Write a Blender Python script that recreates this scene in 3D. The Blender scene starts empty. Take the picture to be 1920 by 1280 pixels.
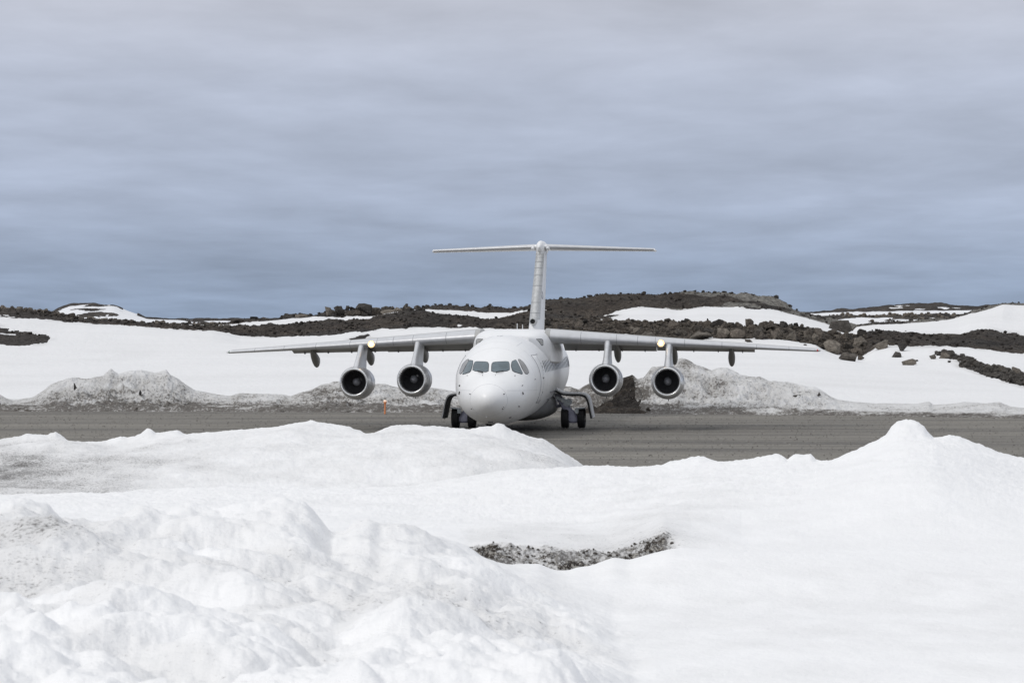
import bpy, math, random
import numpy as np
from mathutils import Vector, Matrix
from mathutils.bvhtree import BVHTree
random.seed(7)
RS = np.random.RandomState(11)
R = math.radians
sc = bpy.context.scene
COL = sc.collection

# ------------------------------------------------------------------ camera
EYE = 4.65          # height of the lens above the runway, m
FPX = 5150.0        # focal length in 1/1920 of the sensor width
HORIZ = 603.0       # horizon row of a 1280 row picture
cam = bpy.data.cameras.new('camera')
cam.sensor_width = 36.0
cam.lens = FPX / 1920 * 36.0
cam.shift_y = (HORIZ - 640.0) / 1920.0
cam.clip_start = 0.5
cam.clip_end = 12000.0
cam.dof.use_dof = True
cam.dof.focus_distance = 100.0
cam.dof.aperture_fstop = 9.0
co = bpy.data.objects.new('camera', cam)
co.location = (0, 0, EYE)
co.rotation_euler = (R(90), 0, 0)
COL.objects.link(co)
sc.camera = co

# ------------------------------------------------------------------ light, sky, exposure
SUN_EL, SUN_AZ = 42.0, 228.0     # azimuth clockwise from +Y: behind the camera, a little to the left
world = bpy.data.worlds.new('World')
sc.world = world
world.use_nodes = True
wn, wl = world.node_tree.nodes, world.node_tree.links
wn.clear()
def N(t, **k):
    n = wn.new(t)
    for a, v in k.items(): setattr(n, a, v)
    return n
wout = N('ShaderNodeOutputWorld')
bg = N('ShaderNodeBackground')
wl.new(bg.outputs[0], wout.inputs[0])
nish = N('ShaderNodeTexSky', sky_type='NISHITA')
nish.sun_disc = False
nish.sun_elevation = R(SUN_EL)
nish.sun_rotation = R(SUN_AZ)
nish.dust_density = 2.0
tc = N('ShaderNodeTexCoord')
sep = N('ShaderNodeSeparateXYZ')
wl.new(tc.outputs['Generated'], sep.inputs[0])
def wmath(op, a, b=None, c=None):
    n = N('ShaderNodeMath', operation=op)
    for i, v in enumerate((a, b, c)):
        if v is None: continue
        if isinstance(v, (int, float)): n.inputs[i].default_value = v
        else: wl.new(v, n.inputs[i])
    return n.outputs[0]
zabs = wmath('MAXIMUM', sep.outputs[2], 0.0)
den = wmath('ADD', zabs, 0.075)
u = wmath('DIVIDE', sep.outputs[0], den)
v = wmath('DIVIDE', wmath('MULTIPLY', sep.outputs[1], 0.35), den)
cmb = N('ShaderNodeCombineXYZ')
wl.new(u, cmb.inputs[0]); wl.new(v, cmb.inputs[1])
cl1 = N('ShaderNodeTexNoise'); cl1.inputs['Scale'].default_value = 1.15
cl1.inputs['Detail'].default_value = 7; cl1.inputs['Roughness'].default_value = 0.56
cl1.inputs['Distortion'].default_value = 0.15
mp = N('ShaderNodeMapping'); mp.inputs['Scale'].default_value = (1.7, 3.1, 1); mp.inputs['Location'].default_value = (3.1, 1.7, 0)
wl.new(cmb.outputs[0], mp.inputs[0]); wl.new(mp.outputs[0], cl1.inputs['Vector'])
cl2 = N('ShaderNodeTexNoise'); cl2.inputs['Scale'].default_value = 0.55; cl2.inputs['Detail'].default_value = 3
mp2 = N('ShaderNodeMapping'); mp2.inputs['Scale'].default_value = (0.6, 1.6, 1); mp2.inputs['Location'].default_value = (-4, 9, 0)
wl.new(cmb.outputs[0], mp2.inputs[0]); wl.new(mp2.outputs[0], cl2.inputs['Vector'])
ramp = N('ShaderNodeValToRGB')
wl.new(zabs, ramp.inputs[0])
el = ramp.color_ramp.elements
el[0].position = 0.0; el[0].color = (0.285, 0.362, 0.495, 1)
el[1].position = 1.0; el[1].color = (0.88, 0.895, 0.92, 1)
for p, c in ((0.018, (0.318, 0.392, 0.528)), (0.045, (0.402, 0.464, 0.60)), (0.085, (0.456, 0.500, 0.615)), (0.12, (0.515, 0.535, 0.615)), (0.35, (0.70, 0.72, 0.765))):
    e = el.new(p); e.color = (*c, 1)
b1 = wmath('MULTIPLY_ADD', cl1.outputs[0], 0.62, 0.715)
b2 = wmath('MULTIPLY_ADD', cl2.outputs[0], 0.50, 0.76)
bb = wmath('MULTIPLY', b1, b2)
cmul = N('ShaderNodeMixRGB', blend_type='MULTIPLY'); cmul.inputs[0].default_value = 1
wl.new(ramp.outputs[0], cmul.inputs[1]); wl.new(bb, cmul.inputs[2])
nsc = N('ShaderNodeMixRGB', blend_type='MULTIPLY'); nsc.inputs[0].default_value = 1
nsc.inputs[2].default_value = (0.09, 0.09, 0.09, 1)
wl.new(nish.outputs[0], nsc.inputs[1])
wmix = N('ShaderNodeMixRGB'); wmix.inputs[0].default_value = 0.92     # nearly closed overcast over the clear sky
wl.new(nsc.outputs[0], wmix.inputs[1]); wl.new(cmul.outputs[0], wmix.inputs[2])
wl.new(wmix.outputs[0], bg.inputs[0])
bg.inputs[1].default_value = 1.0

sun = bpy.data.lights.new('sun', 'SUN')
sun.energy = 1.15
sun.angle = R(14)
sun.color = (1.0, 0.96, 0.90)
so = bpy.data.objects.new('sun', sun)
az, e_ = R(SUN_AZ), R(SUN_EL)
sd = Vector((math.sin(az) * math.cos(e_), math.cos(az) * math.cos(e_), math.sin(e_)))
so.rotation_euler = sd.to_track_quat('Z', 'Y').to_euler()
COL.objects.link(so)

sc.view_settings.view_transform = 'Standard'
sc.view_settings.look = 'None'
sc.view_settings.gamma = 1.0
sc.view_settings.exposure = 0.0
sc.cycles.max_bounces = 6
sc.cycles.diffuse_bounces = 3

# ------------------------------------------------------------------ noise in numpy
def _hash(ix, iy, seed):
    h = (ix.astype(np.int64) * 374761393 + iy.astype(np.int64) * 668265263 + seed * 974634777) & 0xffffffff
    h = ((h ^ (h >> 13)) * 1274126177) & 0xffffffff
    h = h ^ (h >> 16)
    return (h & 0xffff) / 65535.0 * 2 * math.pi
def perlin(x, y, seed=0):
    x = np.asarray(x, float); y = np.asarray(y, float)
    x0 = np.floor(x); y0 = np.floor(y); fx = x - x0; fy = y - y0
    ux = fx * fx * fx * (fx * (fx * 6 - 15) + 10); uy = fy * fy * fy * (fy * (fy * 6 - 15) + 10)
    def g(dx, dy):
        a = _hash(x0 + dx, y0 + dy, seed)
        return np.cos(a) * (fx - dx) + np.sin(a) * (fy - dy)
    a = g(0, 0) * (1 - ux) + g(1, 0) * ux
    b = g(0, 1) * (1 - ux) + g(1, 1) * ux
    return (a * (1 - uy) + b * uy) * 1.5
def fbm(x, y, oct=5, seed=0, gain=0.5, lac=2.03):
    s = 0; a = 1.0
    for i in range(oct):
        s = s + a * perlin(x, y, seed + i * 17); x = x * lac; y = y * lac; a *= gain
    return s
def billow(x, y, oct=4, seed=0, gain=0.5):     # puffy lumps with creases between
    s = 0; a = 1.0
    for i in range(oct):
        s = s + a * (np.abs(perlin(x, y, seed + i * 31)) * 2 - 0.6); x = x * 2.1; y = y * 2.1; a *= gain
    return s
def ridged(x, y, oct=4, seed=0, gain=0.5):
    return -billow(x, y, oct, seed, gain)
def sstep(a, b, x):
    t = np.clip((x - a) / (b - a), 0, 1); return t * t * (3 - 2 * t)

# ------------------------------------------------------------------ object helpers
def link(o, parent=None):
    COL.objects.link(o)
    if parent is not None: o.parent = parent
    return o
def tag(o, label=None, cat=None, group=None, kind=None):
    if label: o['label'] = label
    if cat: o['category'] = cat
    if group: o['group'] = group
    if kind: o['kind'] = kind
    return o
def empty(name, loc=(0, 0, 0), rot=(0, 0, 0)):
    o = bpy.data.objects.new(name, None); o.location = loc; o.rotation_euler = rot
    o.empty_display_size = 0.3
    return link(o)
def npmesh(name, co_, quads, smooth=True, attrs=None):
    me = bpy.data.meshes.new(name)
    co_ = np.ascontiguousarray(co_, np.float32); quads = np.ascontiguousarray(quads, np.int32)
    k = quads.shape[1]
    me.vertices.add(len(co_)); me.vertices.foreach_set('co', co_.ravel())
    me.loops.add(quads.size); me.loops.foreach_set('vertex_index', quads.ravel())
    me.polygons.add(len(quads))
    me.polygons.foreach_set('loop_start', np.arange(0, quads.size, k, dtype=np.int32))
    me.polygons.foreach_set('loop_total', np.full(len(quads), k, np.int32))
    me.polygons.foreach_set('use_smooth', np.full(len(quads), smooth, bool))
    for n, a in (attrs or {}).items():
        at = me.attributes.new(n, 'FLOAT', 'POINT'); at.data.foreach_set('value', np.ascontiguousarray(a, np.float32).ravel())
    me.update(calc_edges=True)
    return me
def gridquads(nr, nc):
    i = np.arange((nr - 1) * nc).reshape(nr - 1, nc)[:, :-1].ravel()
    return np.stack([i, i + 1, i + nc + 1, i + nc], 1)

class MB:
    def __init__(s): s.v = []; s.f = []
    def add(s, vs, fs):
        b = len(s.v); s.v += [tuple(p) for p in vs]; s.f += [tuple(i + b for i in f) for f in fs]
    def box(s, c, d, rot=None):
        vs = []
        for x in (-.5, .5):
            for y in (-.5, .5):
                for z in (-.5, .5):
                    p = Vector((x * d[0], y * d[1], z * d[2]))
                    if rot: p = rot @ p
                    vs.append(p + Vector(c))
        s.add(vs, [(0, 1, 3, 2), (4, 6, 7, 5), (0, 4, 5, 1), (2, 3, 7, 6), (0, 2, 6, 4), (1, 5, 7, 3)])
    def tube(s, a, b, r0, r1=None, n=12):
        a, b = Vector(a), Vector(b); r1 = r0 if r1 is None else r1
        q = (b - a).to_track_quat('Z', 'Y')
        vs = []
        for p, r in ((a, r0), (b, r1)):
            for i in range(n):
                t = 2 * math.pi * i / n
                vs.append(p + q @ Vector((r * math.cos(t), r * math.sin(t), 0)))
        fs = [(i, (i + 1) % n, n + (i + 1) % n, n + i) for i in range(n)] + [tuple(range(n - 1, -1, -1)), tuple(range(n, 2 * n))]
        s.add(vs, fs)
    def loft(s, rings, closed=True, cap0=True, cap1=True):
        n = len(rings[0]); vs = [p for r in rings for p in r]; fs = []
        m = n if closed else n - 1
        for k in range(len(rings) - 1):
            for i in range(m):
                j = (i + 1) % n
                fs.append((k * n + i, k * n + j, (k + 1) * n + j, (k + 1) * n + i))
        if cap0: fs.append(tuple(range(n - 1, -1, -1)))
        if cap1: fs.append(tuple((len(rings) - 1) * n + i for i in range(n)))
        s.add(vs, fs)
    def lathe(s, prof, c=(0, 0, 0), n=48, droop=None):   # prof: (y, r) about the Y axis
        rings = []
        for k, (y, r) in enumerate(prof):
            dz = droop[k] if droop else 0
            rings.append([(c[0] + r * math.cos(2 * math.pi * i / n), c[1] + y, c[2] + dz + r * math.sin(2 * math.pi * i / n)) for i in range(n)])
        s.loft(rings, cap0=False, cap1=False)
    def build(s, name, mat, parent=None, smooth=True, auto=35, bevel=0.0):
        me = bpy.data.meshes.new(name); me.from_pydata(s.v, [], s.f); me.update()
        if mat: me.materials.append(mat)
        o = bpy.data.objects.new(name, me); link(o, parent)
        import bmesh
        bm = bmesh.new(); bm.from_mesh(me)
        bmesh.ops.recalc_face_normals(bm, faces=bm.faces)
        if smooth:
            for f in bm.faces: f.smooth = True
            for e in bm.edges:
                if len(e.link_faces) == 2 and e.calc_face_angle(0) > R(auto): e.smooth = False
        bm.to_mesh(me); bm.free()
        if bevel:
            m = o.modifiers.new('bevel', 'BEVEL'); m.width = bevel; m.segments = 2; m.limit_method = 'ANGLE'
        return o

# ------------------------------------------------------------------ materials
def newmat(name):
    m = bpy.data.materials.new(name); m.use_nodes = True
    nt = m.node_tree; nt.nodes.clear()
    o = nt.nodes.new('ShaderNodeOutputMaterial'); b = nt.nodes.new('ShaderNodeBsdfPrincipled')
    nt.links.new(b.outputs[0], o.inputs[0])
    return m, nt, b
def nd(nt, t, **k):
    n = nt.nodes.new(t)
    for a, val in k.items():
        if a in n.inputs: n.inputs[a].default_value = val
        else: setattr(n, a, val)
    return n
def mth(nt, op, a, b=None, c=None, clamp=False):
    n = nt.nodes.new('ShaderNodeMath'); n.operation = op; n.use_clamp = clamp
    for i, val in enumerate((a, b, c)):
        if val is None: continue
        if isinstance(val, (int, float)): n.inputs[i].default_value = val
        else: nt.links.new(val, n.inputs[i])
    return n.outputs[0]
def mix(nt, f, a, b, mode='MIX'):
    n = nt.nodes.new('ShaderNodeMixRGB'); n.blend_type = mode
    for i, val in enumerate((f, a, b)):
        if isinstance(val, (int, float)): n.inputs[i].default_value = val
        elif isinstance(val, tuple): n.inputs[i].default_value = (*val[:3], 1)
        else: nt.links.new(val, n.inputs[i])
    return n.outputs[0]
def noise(nt, scale, detail=4, rough=0.55, coord=None, dist=0.0, stretch=None):
    if coord is None:
        coord = nt.nodes.new('ShaderNodeTexCoord').outputs['Object']
    if stretch:
        m = nt.nodes.new('ShaderNodeMapping'); m.inputs['Scale'].default_value = stretch
        nt.links.new(coord, m.inputs[0]); coord = m.outputs[0]
    n = nt.nodes.new('ShaderNodeTexNoise'); n.inputs['Scale'].default_value = scale
    n.inputs['Detail'].default_value = detail; n.inputs['Roughness'].default_value = rough; n.inputs['Distortion'].default_value = dist
    nt.links.new(coord, n.inputs['Vector'])
    return n.outputs[0]
def ss(nt, x, a, b):
    n = nt.nodes.new('ShaderNodeMapRange'); n.interpolation_type = 'SMOOTHSTEP'
    n.inputs['From Min'].default_value = a; n.inputs['From Max'].default_value = b
    nt.links.new(x, n.inputs['Value']); return n.outputs[0]
def bump(nt, b, h, strength=0.3, dist=0.05):
    n = nt.nodes.new('ShaderNodeBump'); n.inputs['Strength'].default_value = strength; n.inputs['Distance'].default_value = dist
    nt.links.new(h, n.inputs['Height']); nt.links.new(n.outputs[0], b.inputs['Normal']); return n
def attr(nt, name):
    n = nt.nodes.new('ShaderNodeAttribute'); n.attribute_name = name; return n.outputs['Fac']

def terrain_mat(name, snow, fine, coarse, grit_dark=(0.045, 0.04, 0.036), bumpd=0.02, white_specks=(0.70, 0.78), film_c=(0.34, 0.325, 0.305), spread=0.20):
    """snow with dirt (attribute dirt) and bare gravel (attribute rock); fine = grain frequency per metre"""
    m, nt, b = newmat(name)
    L = nt.links
    rock = attr(nt, 'rock'); dirt = attr(nt, 'dirt')
    n1 = noise(nt, fine, 3, 0.65)
    n2 = noise(nt, coarse, 4, 0.6)
    n3 = noise(nt, fine * 0.37, 4, 0.62, stretch=(1, 1, 2.2))
    # dirt: speckled, gathers where the attribute is high
    sp = mth(nt, 'ADD', mth(nt, 'MULTIPLY', n1, 1.15), mth(nt, 'MULTIPLY', n3, 0.45))
    thr = mth(nt, 'SUBTRACT', 1.16, mth(nt, 'MULTIPLY', dirt, 0.50))
    spk = mth(nt, 'MULTIPLY', ss(nt, mth(nt, 'SUBTRACT', sp, thr), -0.14, spread), 0.85)
    spk = mth(nt, 'MULTIPLY', spk, ss(nt, dirt, 0.0, 0.12))
    film = mth(nt, 'MULTIPLY', dirt, 0.85, clamp=True)
    snowc = mix(nt, ss(nt, n2, 0.3, 0.7), tuple(c * 0.965 for c in snow), snow)
    snowc = mix(nt, film, snowc, film_c)
    gritc = mix(nt, ss(nt, n1, 0.35, 0.7), grit_dark, tuple(c * 2.6 for c in grit_dark))
    snowc = mix(nt, spk, snowc, gritc)
    # bare ground
    g1 = noise(nt, fine * 0.5, 4, 0.7)
    g2 = noise(nt, coarse * 0.4, 3, 0.6)
    gc = mix(nt, ss(nt, g1, 0.3, 0.75), (0.019, 0.017, 0.0155), (0.088, 0.079, 0.071))
    gc = mix(nt, ss(nt, g2, 0.35, 0.65), gc, mix(nt, 1.0, gc, (1.22, 1.12, 1.02), 'MULTIPLY'))
    gc = mix(nt, ss(nt, noise(nt, coarse * 0.9, 4, 0.65), 0.42, 0.62), gc, mix(nt, 1.0, gc, (0.62, 0.62, 0.64), 'MULTIPLY'))
    gc = mix(nt, ss(nt, n1, *white_specks), gc, (0.36, 0.345, 0.32))
    cragc = mix(nt, ss(nt, g1, 0.32, 0.66), (0.06, 0.056, 0.05), (0.25, 0.24, 0.22))
    gc = mix(nt, ss(nt, dirt, 0.5, 0.8), gc, cragc) if name == 'field_snow' else gc
    rk = ss(nt, mth(nt, 'ADD', rock, mth(nt, 'MULTIPLY', mth(nt, 'SUBTRACT', g1, 0.5), 1.3)), 0.42, 0.56)
    L.new(mix(nt, rk, snowc, gc), b.inputs['Base Color'])
    b.inputs['Roughness'].default_value = 0.85
    b.inputs['Specular IOR Level'].default_value = 0.12
    rough_h = mix(nt, mth(nt, 'MAXIMUM', rk, mth(nt, 'MULTIPLY', dirt, 0.8)), (0.0, 0.0, 0.0), (1, 1, 1))
    h = mth(nt, 'MULTIPLY', n1, mth(nt, 'MULTIPLY_ADD', rough_h, 2.2, 0.7))
    h = mth(nt, 'ADD', h, mth(nt, 'MULTIPLY', n3, 1.8))
    bump(nt, b, h, 0.8, bumpd)
    return m

def paint_mat(name, col, rough=0.35, metal=0.0, var=0.06, scale=1.5, coat=0.0, spec=0.5, streak=0.0):
    m, nt, b = newmat(name)
    n = noise(nt, scale, 5, 0.6)
    n2 = noise(nt, scale * 9, 3, 0.6)
    c = mix(nt, ss(nt, n, 0.3, 0.7), tuple(x * (1 - var) for x in col), col)
    if streak:
        st = noise(nt, 2.2, 5, 0.7, stretch=(1.0, 0.25, 3.0))
        c = mix(nt, mth(nt, 'MULTIPLY', ss(nt, st, 0.52, 0.78), streak), c, (0.30, 0.28, 0.26))
    nt.links.new(c, b.inputs['Base Color'])
    nt.links.new(mth(nt, 'MULTIPLY_ADD', n2, 0.16, rough - 0.08), b.inputs['Roughness'])
    b.inputs['Metallic'].default_value = metal
    b.inputs['Specular IOR Level'].default_value = spec
    b.inputs['Coat Weight'].default_value = coat
    b.inputs['Coat Roughness'].default_value = 0.32
    return m

M = {}
M['near_snow'] = terrain_mat('near_snow', (0.89, 0.893, 0.90), 26, 1.4, (0.045, 0.042, 0.040), 0.011, (0.50, 0.60), (0.44, 0.435, 0.43))
M['bank_snow'] = terrain_mat('bank_snow', (0.76, 0.765, 0.775), 7.5, 0.9, (0.055, 0.049, 0.044), 0.09, (0.70, 0.80), (0.35, 0.335, 0.31), 0.14)
M['field_snow'] = terrain_mat('field_snow', (0.81, 0.813, 0.822), 3.4, 0.12, (0.05, 0.044, 0.038), 0.12)
M['far_snow'] = terrain_mat('far_snow', (0.78, 0.79, 0.81), 0.5, 0.02, (0.05, 0.05, 0.05), 0.3)
M['white'] = paint_mat('white_paint', (0.86, 0.867, 0.875), 0.42, var=0.03, coat=0.35, streak=0.10)
M['white_dirty'] = paint_mat('weathered_white_paint', (0.70, 0.71, 0.72), 0.42, var=0.16, streak=0.35)
M['grey'] = paint_mat('grey_paint', (0.36, 0.355, 0.345), 0.45, var=0.15, streak=0.2)
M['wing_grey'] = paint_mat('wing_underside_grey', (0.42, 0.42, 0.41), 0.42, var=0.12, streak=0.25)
M['fairing_grey'] = paint_mat('fairing_grey', (0.24, 0.235, 0.225), 0.5, var=0.15)  # grey darkened to carry the shade under the wing
M['dark_grey'] = paint_mat('dark_grey_paint', (0.13, 0.13, 0.13), 0.5, var=0.2)
M['metal'] = paint_mat('silver_paint', (0.66, 0.67, 0.69), 0.36, metal=0.30, var=0.10, scale=3, streak=0.25)
M['nacelle_metal'] = paint_mat('nacelle_skin', (0.66, 0.665, 0.68), 0.30, metal=0.72, var=0.12, scale=3, streak=0.3)
M['bright_metal'] = paint_mat('polished_aluminium', (0.84, 0.85, 0.86), 0.28, metal=0.75, var=0.05)
M['fin_metal'] = paint_mat('worn_fin_metal', (0.60, 0.61, 0.61), 0.42, metal=0.35, var=0.22, scale=6)
M['duct'] = paint_mat('intake_duct', (0.085, 0.085, 0.09), 0.4, var=0.2)
M['blade'] = paint_mat('fan_blade', (0.16, 0.16, 0.17), 0.35, metal=0.5, var=0.2)
M['spinner'] = paint_mat('spinner_grey', (0.42, 0.43, 0.46), 0.5, var=0.25, scale=20)
M['black'] = paint_mat('black_rubber', (0.018, 0.018, 0.019), 0.7, var=0.2)
M['seam'] = paint_mat('panel_seam', (0.30, 0.31, 0.33), 0.6, var=0.1)
M['soft_seam'] = paint_mat('faint_panel_seam', (0.60, 0.61, 0.63), 0.6, var=0.1)
M['faint'] = paint_mat('hairline_joint', (0.70, 0.71, 0.72), 0.6, var=0.1)
M['window_seal'] = paint_mat('window_seal', (0.07, 0.08, 0.09), 0.5)
M['gear_lilac'] = paint_mat('gear_leg_paint', (0.40, 0.40, 0.50), 0.42, var=0.2, scale=8)
M['gear_pale'] = paint_mat('gear_fitting', (0.56, 0.60, 0.61), 0.35, metal=0.3, var=0.3, scale=9)
M['red'] = paint_mat('red_lens', (0.65, 0.05, 0.05), 0.25)
M['green'] = paint_mat('green_lens', (0.08, 0.16, 0.12), 0.25)
M['orange'] = paint_mat('orange_paint', (0.78, 0.27, 0.10), 0.5, var=0.15, scale=8)
M['navy'] = paint_mat('navy_letter', (0.03, 0.045, 0.12), 0.4)
M['glass'] = paint_mat('cockpit_glass', (0.105, 0.15, 0.175), 0.08, var=0.35, scale=2.6, spec=1.0)
M['side_glass'] = paint_mat('tinted_side_glass', (0.28, 0.28, 0.28), 0.12, var=0.2, scale=3, spec=0.8)
M['cabin_glass'] = paint_mat('cabin_glass', (0.05, 0.06, 0.075), 0.12, var=0.3, scale=3, spec=0.8)
def emit_mat(name, col, s):
    m, nt, b = newmat(name)
    b.inputs['Base Color'].default_value = (0.9, 0.8, 0.6, 1)
    b.inputs['Emission Color'].default_value = (*col, 1); b.inputs['Emission Strength'].default_value = s
    return m
M['lamp_core'] = emit_mat('landing_lamp_core', (1.0, 0.86, 0.62), 6.0)
M['lamp_rim'] = emit_mat('landing_lamp_rim', (1.0, 0.45, 0.12), 1.5)
M['marker_glow'] = emit_mat('marker_lens', (1.0, 0.25, 0.15), 0.25)

def rock_mat(name, base, lichen=0.5, scale=1.0):
    m, nt, b = newmat(name)
    info = nt.nodes.new('ShaderNodeObjectInfo')
    co_ = nt.nodes.new('ShaderNodeTexCoord').outputs['Object']
    n1 = noise(nt, 2.2 * scale, 6, 0.68, co_); n2 = noise(nt, 9 * scale, 4, 0.6, co_); n3 = noise(nt, 5 * scale, 5, 0.75, co_, 0.6)
    c = mix(nt, ss(nt, n1, 0.3, 0.7), tuple(x * 0.55 for x in base), tuple(x * 1.25 for x in base))
    c = mix(nt, mth(nt, 'MULTIPLY', ss(nt, n3, 0.60, 0.70), lichen), c, (0.33, 0.32, 0.29))
    c = mix(nt, 1.0, c, mix(nt, info.outputs['Random'], (0.42, 0.42, 0.43), (1.75, 1.66, 1.55)), 'MULTIPLY')
    nt.links.new(c, b.inputs['Base Color'])
    b.inputs['Roughness'].default_value = 0.9; b.inputs['Specular IOR Level'].default_value = 0.2
    bump(nt, b, mth(nt, 'ADD', n1, mth(nt, 'MULTIPLY', n2, 0.4)), 1.0, 0.35)
    return m
M['rock_brown'] = rock_mat('brown_basalt', (0.135, 0.122, 0.110), 0.6)
M['rock_grey'] = rock_mat('grey_lichened_rock', (0.175, 0.163, 0.148), 0.8)
M['rock_dark'] = rock_mat('dark_basalt', (0.095, 0.086, 0.077), 0.35)
M['pebble'] = rock_mat('loose_stone', (0.085, 0.074, 0.065), 0.6, 0.6)
def gravel_mat():
    m, nt, b = newmat('packed_gravel')
    n1 = noise(nt, 9, 3, 0.8, stretch=(1, .22, 1)); n2 = noise(nt, 0.16, 5, 0.6, stretch=(0.22, 1.6, 1)); n3 = noise(nt, 0.8, 4, 0.7, stretch=(0.07, 1.3, 1))
    n4 = noise(nt, 5.0, 2, 0.6, stretch=(1, .3, 1))
    c = mix(nt, ss(nt, n2, 0.3, 0.7), (0.105, 0.100, 0.093), (0.205, 0.193, 0.170))
    c = mix(nt, mth(nt, 'MULTIPLY', ss(nt, n3, 0.42, 0.66), 0.65), c, (0.255, 0.24, 0.212))
    c = mix(nt, mth(nt, 'MULTIPLY', ss(nt, n1, 0.44, 0.26), .75), c, (0.055, 0.052, 0.049))
    c = mix(nt, ss(nt, n4, 0.62, 0.72), c, (0.27, 0.26, 0.24))
    c = mix(nt, ss(nt, n1, 0.66, 0.74), c, (0.34, 0.33, 0.31))
    nt.links.new(c, b.inputs['Base Color']); b.inputs['Roughness'].default_value = 0.85
    b.inputs['Specular IOR Level'].default_value = 0.25
    bump(nt, b, n1, 0.8, 0.03)
    return m
M['gravel'] = gravel_mat()

# ------------------------------------------------------------------ terrain: strips of ground lofted between surveyed ridge lines
def cols(dense, n, wide=0.62, nw=26):
    d = np.linspace(-dense, dense, n)
    w = dense + (wide - dense) * np.linspace(0, 1, nw + 1)[1:] ** 1.5
    return np.concatenate([-w[::-1], d, w])
def zpy(py, Y): return EYE - (py - HORIZ) / FPX * Y          # a sight line's height at distance Y
def poly(spec, px):
    if isinstance(spec, (int, float)): return np.full_like(px, float(spec))
    s = np.array(spec, float); return np.interp(px, s[:, 0], s[:, 1])
def smooth1(a, k):
    if k < 1: return a
    ker = np.hanning(2 * k + 3)[1:-1]; ker /= ker.sum()
    return np.convolve(np.pad(a, len(ker) // 2, mode='edge'), ker, mode='valid')
def strip(us, rows, keys=('rock', 'dirt', 'lump')):
    """rows: dicts Y, (py or z), n (segments up to the next row) + attribute specs -> world arrays"""
    px = 960 + us * FPX
    Yk = np.array([smooth1(poly(r['Y'], px), 6) for r in rows])
    Zk = []
    for r, Y in zip(rows, Yk):
        z = zpy(poly(r['py'], px), Y) if 'py' in r else poly(r['z'], px)
        if 'zmix' in r:                       # px intervals where a plain height replaces the sight line
            a, b_, zz, w = r['zmix']; f = sstep(a - w, a + w, px) * (1 - sstep(b_ - w, b_ + w, px)); z = z * (1 - f) + zz * f
        Zk.append(smooth1(z, r.get('sm', 1)))
    Zk = np.array(Zk); K = len(rows)
    h = np.diff(Yk, axis=0); d = np.diff(Zk, axis=0) / h
    m = np.zeros_like(Zk); m[0] = d[0]; m[-1] = d[-1]
    for k in range(1, K - 1):
        same = d[k - 1] * d[k] > 0
        w1 = 2 * h[k] + h[k - 1]; w2 = h[k] + 2 * h[k - 1]
        with np.errstate(divide='ignore', invalid='ignore'):
            hm = (w1 + w2) / (w1 / d[k - 1] + w2 / d[k])
        m[k] = np.where(same, hm, 0)
    Yr, Zr, T = [], [], []
    A = {k: [] for k in keys}
    at = {k: np.array([poly(r.get(k, 0.0), px) for r in rows]) for k in keys}
    for k in range(K - 1):
        n = rows[k]['n']
        for i in range(n + (k == K - 2)):
            s = i / n
            Yr.append(Yk[k] + s * h[k])
            Zr.append((2 * s**3 - 3 * s**2 + 1) * Zk[k] + (s**3 - 2 * s**2 + s) * h[k] * m[k] + (-2 * s**3 + 3 * s**2) * Zk[k + 1] + (s**3 - s**2) * h[k] * m[k + 1])
            T.append(np.full_like(px, k + s))
            for q in keys:
                if q == 'rock': A[q].append(at[q][k])     # filled in later, by segment
                else: A[q].append(at[q][k] * (1 - s) + at[q][k + 1] * s)
    Y = np.array(Yr); Z = np.array(Zr); X = us[None, :] * Y
    return px, X, Y, Z, np.array(T), {k: np.array(v_) for k, v_ in A.items()}, at
def terrain(name, mat, X, Y, Z, rock, dirt, smooth=True):
    nr, nc = X.shape
    me = npmesh(name, np.stack([X.ravel(), Y.ravel(), Z.ravel()], 1), gridquads(nr, nc), smooth, {'rock': rock, 'dirt': dirt})
    me.materials.append(mat)
    o = bpy.data.objects.new(name, me); link(o); tag(o, kind='structure'); return o

# base ground out to the horizon
g = MB(); S = 9000
g.add([(-S, -60, -0.9), (S, -60, -0.9), (S, S, -0.9), (-S, S, -0.9)], [(0, 1, 2, 3)])
o = g.build('ground', M['far_snow'], smooth=False); tag(o, kind='structure')

# the gravel runway: one sheet, gently uneven
xs = np.linspace(-260, 260, 261); ys = np.linspace(46, 158, 90)
XX, YY = np.meshgrid(xs, ys)
EDGE = np.interp(960 + XX / 138 * FPX, [-600, 0, 400, 900, 1100, 1440, 1700, 1920, 2500], [142.5, 142.5, 142.5, 140.9, 140.0, 137.6, 135.3, 132.3, 128.1]) + 2.5
YY = 46 + (YY - 46) / (158 - 46) * (EDGE - 46)
ZZ = fbm(XX * 0.03, YY * 0.09, 3, 5) * 0.012
me = npmesh('runway', np.stack([XX.ravel(), YY.ravel(), ZZ.ravel()], 1), gridquads(*XX.shape)); me.materials.append(M['gravel'])
tag(link(bpy.data.objects.new('runway', me)), kind='structure')

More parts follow.
